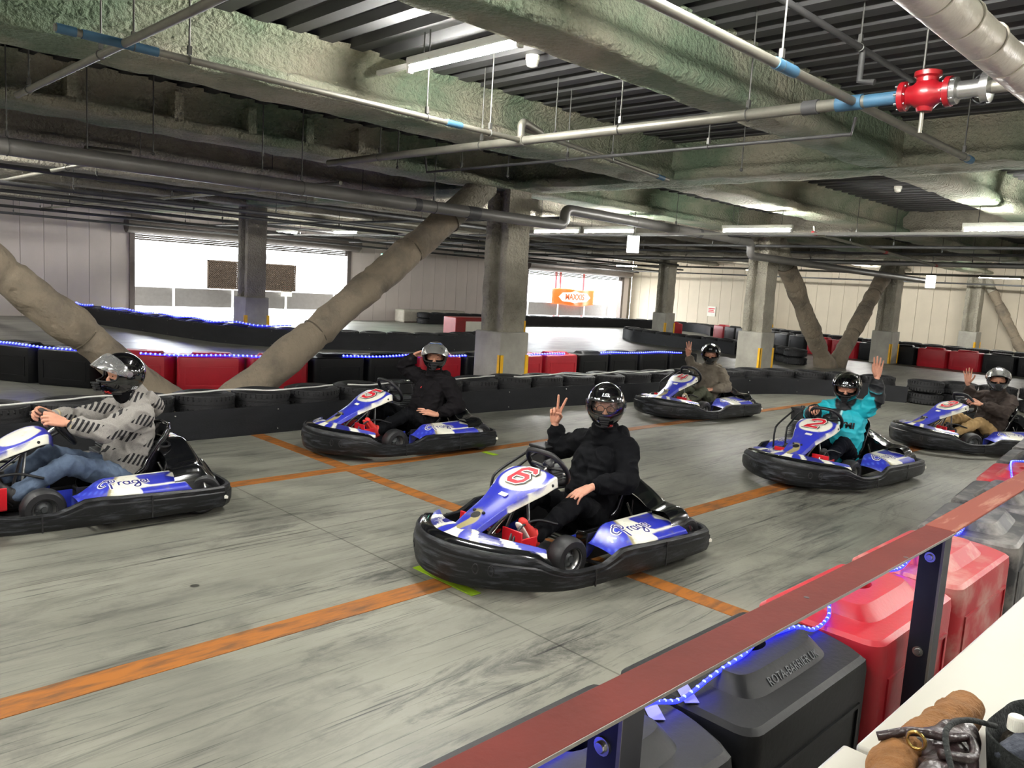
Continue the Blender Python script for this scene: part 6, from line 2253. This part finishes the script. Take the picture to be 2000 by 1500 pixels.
# rail: rust-red steel angle on dark posts
M['rail'] = pmat('rust_red_primer', (92, 36, 30), 0.72, spec=0.15, var=0.14, scale=5, bump=0.06, bscale=60)
M['rail_worn'] = pmat('worn_rust_red_primer', (122, 60, 46), 0.7, spec=0.2, c2=(160, 120, 100), amt=0.66, scale=9, stretch=(0.4, 3, 1), detail=9)
M['navy_steel'] = pmat('dark_navy_steel', (18, 20, 32), 0.45, 0.1, var=0.15)
M['raw_edge'] = pmat('raw_steel_edge', (128, 124, 118), 0.4, 0.6, var=0.1)
e = empty('hand_rail', (0.1, 0.835, 0.0), label='rust-red steel rail running along the blocks in front of the table', cat='rail')
RZ = 0.945
MB().box(0.0, 3.08, 0.0, 0.105, RZ-0.008, RZ).build('top_flange', M['rail'], e, bevel=0.002)
MB().box(0.0, 3.08, 0.099, 0.105, RZ-0.07, RZ-0.008).build('back_flange', M['rail'], e)
MB().box(0.0, 3.08, -0.0015, 0.0, RZ-0.008, RZ).build('cut_edge', M['raw_edge'], e)
far_ = MB().box(0, 5.6, 0.0, 0.105, RZ-0.008, RZ).build('far_length', M['rail_worn'], e, bevel=0.002)
far_.location = (3.085, 0.004, 0)
far_.rotation_euler = (0, 0, radians(1.5))
for hx_, hy_ in ((0.62, 0.07), (1.98, 0.055), (2.6, 0.01)):
    MB().lathe([(0, 0.0008), (0.007, 0.0008), (0.008, 0)], 12, Matrix.Translation((hx_, hy_, RZ))).build('screw_hole', M['navy_steel'], e)
for px, lab in ((1.19, 'dark steel post under the rust-red rail beside the black blocks'), (3.07, 'dark steel post with two bolts in front of the red blocks'), (5.6, 'dark steel post under the worn far length of the rail')):
    p_ = empty('rail_post', (px, 0.842, 0), label=lab, cat='post')
    MB().box(0, 0.006, 0, 0.075, 0.008, RZ-0.008).build('web', M['navy_steel'], p_)
    MB().box(0, 0.07, -0.006, 0, 0.008, RZ-0.008).build('flange', M['navy_steel'], p_)
    MB().box(-0.0015, 0.0, -0.006, 0.003, 0.008, RZ-0.008).build('bright_edge', M['raw_edge'], p_)
    MB().box(-0.05, 0.09, -0.04, 0.10, 0, 0.008).build('foot_plate', M['navy_steel'], p_)
    for z in (0.86, 0.50):
        bo = MB().lathe([(0, 0.012), (0.010, 0.012), (0.012, 0.009), (0.012, 0.004), (0.019, 0.004), (0.019, 0)], 16, frame((0, 0.038, z), (0, -1, 0), (0, 0, 1))).build('bolt', M['steel'], p_, smooth=35)
# tables
M['tabletop'] = pmat('off_white_laminate', (198, 196, 184), 0.35, var=0.02, scale=3)
M['table_edge'] = pmat('table_edge_band', (206, 200, 182), 0.4, var=0.05)
def table(x0, x1, y0, y1, label):
    t = empty('folding_table', ((x0+x1)/2, (y0+y1)/2, 0), label=label, cat='table')
    w, d = (x1-x0)/2, (y1-y0)/2
    MB().box(-w, w, -d, d, 0.70, 0.728).build('table_top', M['tabletop'], t, bevel=0.008)
    MB().box(-w+0.01, w-0.01, -d+0.01, d-0.01, 0.685, 0.70).build('table_apron', M['table_edge'], t)
    for sx in (-1, 1):
        for sy in (-1, 1):
            MB().tube([V(sx*(w-0.1), sy*(d-0.06), 0.0), V(sx*(w-0.1), sy*(d-0.06), 0.69)], 0.014, 10).build('leg', M['navy_steel'], t, smooth=60)
    return t
table(1.845, 3.645, -0.10, 0.635, 'white folding table carrying the bags, next to the rail')
table(0.03, 1.825, -0.08, 0.655, 'second white folding table end to end with the bag table')
# brown suede pouch with dark leather cuff and strap
M['suede'] = pmat('brown_suede', (134, 92, 50), 0.95, var=0.22, scale=14, bump=0.4, bscale=120)
M['dark_leather'] = pmat('dark_brown_leather', (46, 34, 34), 0.3, var=0.25, scale=14, bump=0.35, bscale=40)
M['black_cloth'] = pmat('black_canvas', (26, 30, 28), 0.85, var=0.25, scale=10, bump=0.5, bscale=60)
M['grey_cloth'] = pmat('grey_fleece', (70, 74, 84), 0.95, var=0.2, scale=12, bump=0.5, bscale=60)
M['brass'] = pmat('brass', (170, 140, 80), 0.25, 0.9, var=0.1)
T0 = 0.729
b_ = empty('leather_bag', (1.95, 0.46, T0), label='brown suede bag with dark leather cuff and strap on the white table', cat='bag')
sm = remesh([(V(0.17, 0.03, 0.05), 0.045, V(0.03, 0.03, 0.052), 0.050), (V(0.05, 0.03, 0.052), 0.050, V(-0.24, 0.055, 0.05), 0.048), (V(-0.20, 0.05, 0.05), 0.048, V(-0.34, 0.02, 0.05), 0.046)], 0.006, 5, 'roll')
wrinkle(sm, 0.005, 14, 3.3)
sm.materials.append(M['suede'])
link(bpy.data.objects.new('roll', sm), b_)
cm = remesh([(V(0.0, -0.005, 0.055), 0.048, V(-0.13, -0.005, 0.06), 0.056), (V(-0.1, -0.02, 0.055), 0.055, V(-0.30, -0.05, 0.052), 0.050)], 0.006, 4, 'cuff')
wrinkle(cm, 0.007, 16, 8.1)
cm.materials.append(M['dark_leather'])
link(bpy.data.objects.new('cuff', cm), b_)
MB().tube(catmull([V(-0.20, 0.10, 0.09), V(-0.17, 0.04, 0.118), V(-0.15, -0.02, 0.125), V(-0.10, -0.05, 0.118), V(-0.16, -0.075, 0.11), V(-0.22, -0.03, 0.12)], 6), 0.010, 8).build('strap', M['dark_leather'], b_, smooth=180)
MB().tube([V(-0.21, 0.02+0.018*cos(2*pi*k/16), 0.122+0.018*sin(2*pi*k/16)) for k in range(16)], 0.004, 6, closed=True).build('buckle', M['brass'], b_, smooth=180)
MB().tube(catmull([V(-0.02, -0.08, 0.13), V(-0.10, -0.04, 0.155), V(-0.20, -0.03, 0.16), V(-0.30, -0.08, 0.12)], 6), 0.006, 7).build('handle_loop', M['black_cloth'], b_, smooth=180)
b_ = empty('cloth_bag', (2.06, 0.285, T0), label='open black cloth bag holding a bottle on the white table', cat='bag')
def ring_bag(u, v):
    a = 2*pi*u
    r = 1.0+0.06*sin(a*3+1)+0.03*sin(a*7)
    if v < 0.7:
        q = v/0.7
        return V(0.19*r*cos(a)*(0.92+0.1*q), 0.125*r*sin(a)*(0.92+0.1*q), 0.004+0.105*q+0.006*sin(a*5)*q)
    q = (v-0.7)/0.3
    return V(0.19*r*cos(a)*(1.02-0.16*q), 0.125*r*sin(a)*(1.02-0.16*q), 0.109-0.065*q)
MB().grid(ring_bag, 64, 24).build('bag_side', M['black_cloth'], b_, smooth=180)
MB().prism([(0.17*cos(2*pi*k/24), 0.11*sin(2*pi*k/24)) for k in range(24)], 0.0, 0.045).build('bag_base', M['black_cloth'], b_)
g = remesh([(V(-0.05, 0.03, 0.07), 0.04, V(-0.12, 0.05, 0.075), 0.04), (V(-0.04, 0.05, 0.08), 0.03, V(0.0, 0.06, 0.075), 0.03)], 0.006, 4, 'folded_cloth')
wrinkle(g, 0.006, 20, 5.0)
g.materials.append(M['grey_cloth'])
o = bpy.data.objects.new('folded_cloth', g)
link(o)
o.location = (2.06, 0.285, T0)
tag(o, 'bunched grey fleece cloth lying in the black bag', 'cloth')
M['paper'] = pmat('cream_paper', (206, 200, 150), 0.7, var=0.06)
def pap(u, v): return V(-0.05+0.13*u, -0.02+0.035*v+0.012*sin(u*3), 0.05+0.085*v*(0.6+0.4*u)-0.02*u)
o = MB().grid(pap, 10, 6).build('paper_slip', M['paper'], smooth=180)
solid(o, 0.001)
o.location = (2.02, 0.27, T0)
o.rotation_euler = (0, 0, -0.5)
tag(o, 'cream paper slip tucked in the black bag beside the bottle', 'paper')
bt = empty('drink_bottle', (1.99, 0.355, T0+0.045), label='plastic bottle with a white screw cap standing in the black bag', cat='bottle')
M['pet'] = pmat('dark_drink_plastic', (40, 36, 30), 0.12, var=0.1, coat=0.5)
MB().lathe([(0, 0), (0.026, 0), (0.028, 0.006), (0.028, 0.03), (0.022, 0.05), (0.0135, 0.062), (0.0135, 0.07), (0, 0.07)], 24).build('flask', M['pet'], bt, smooth=40)
cp = MB().lathe([(0, 0.098), (0.014, 0.098), (0.0165, 0.095), (0.0165, 0.066), (0, 0.066)], 28)
for k in range(28):
    a = 2*pi*k/28
    cp.box(0.0160, 0.0172, -0.0008, 0.0008, 0.068, 0.093, Matrix.Rotation(a, 4, 'Z'))
cp.build('screw_cap', M['white'], bt, smooth=40)
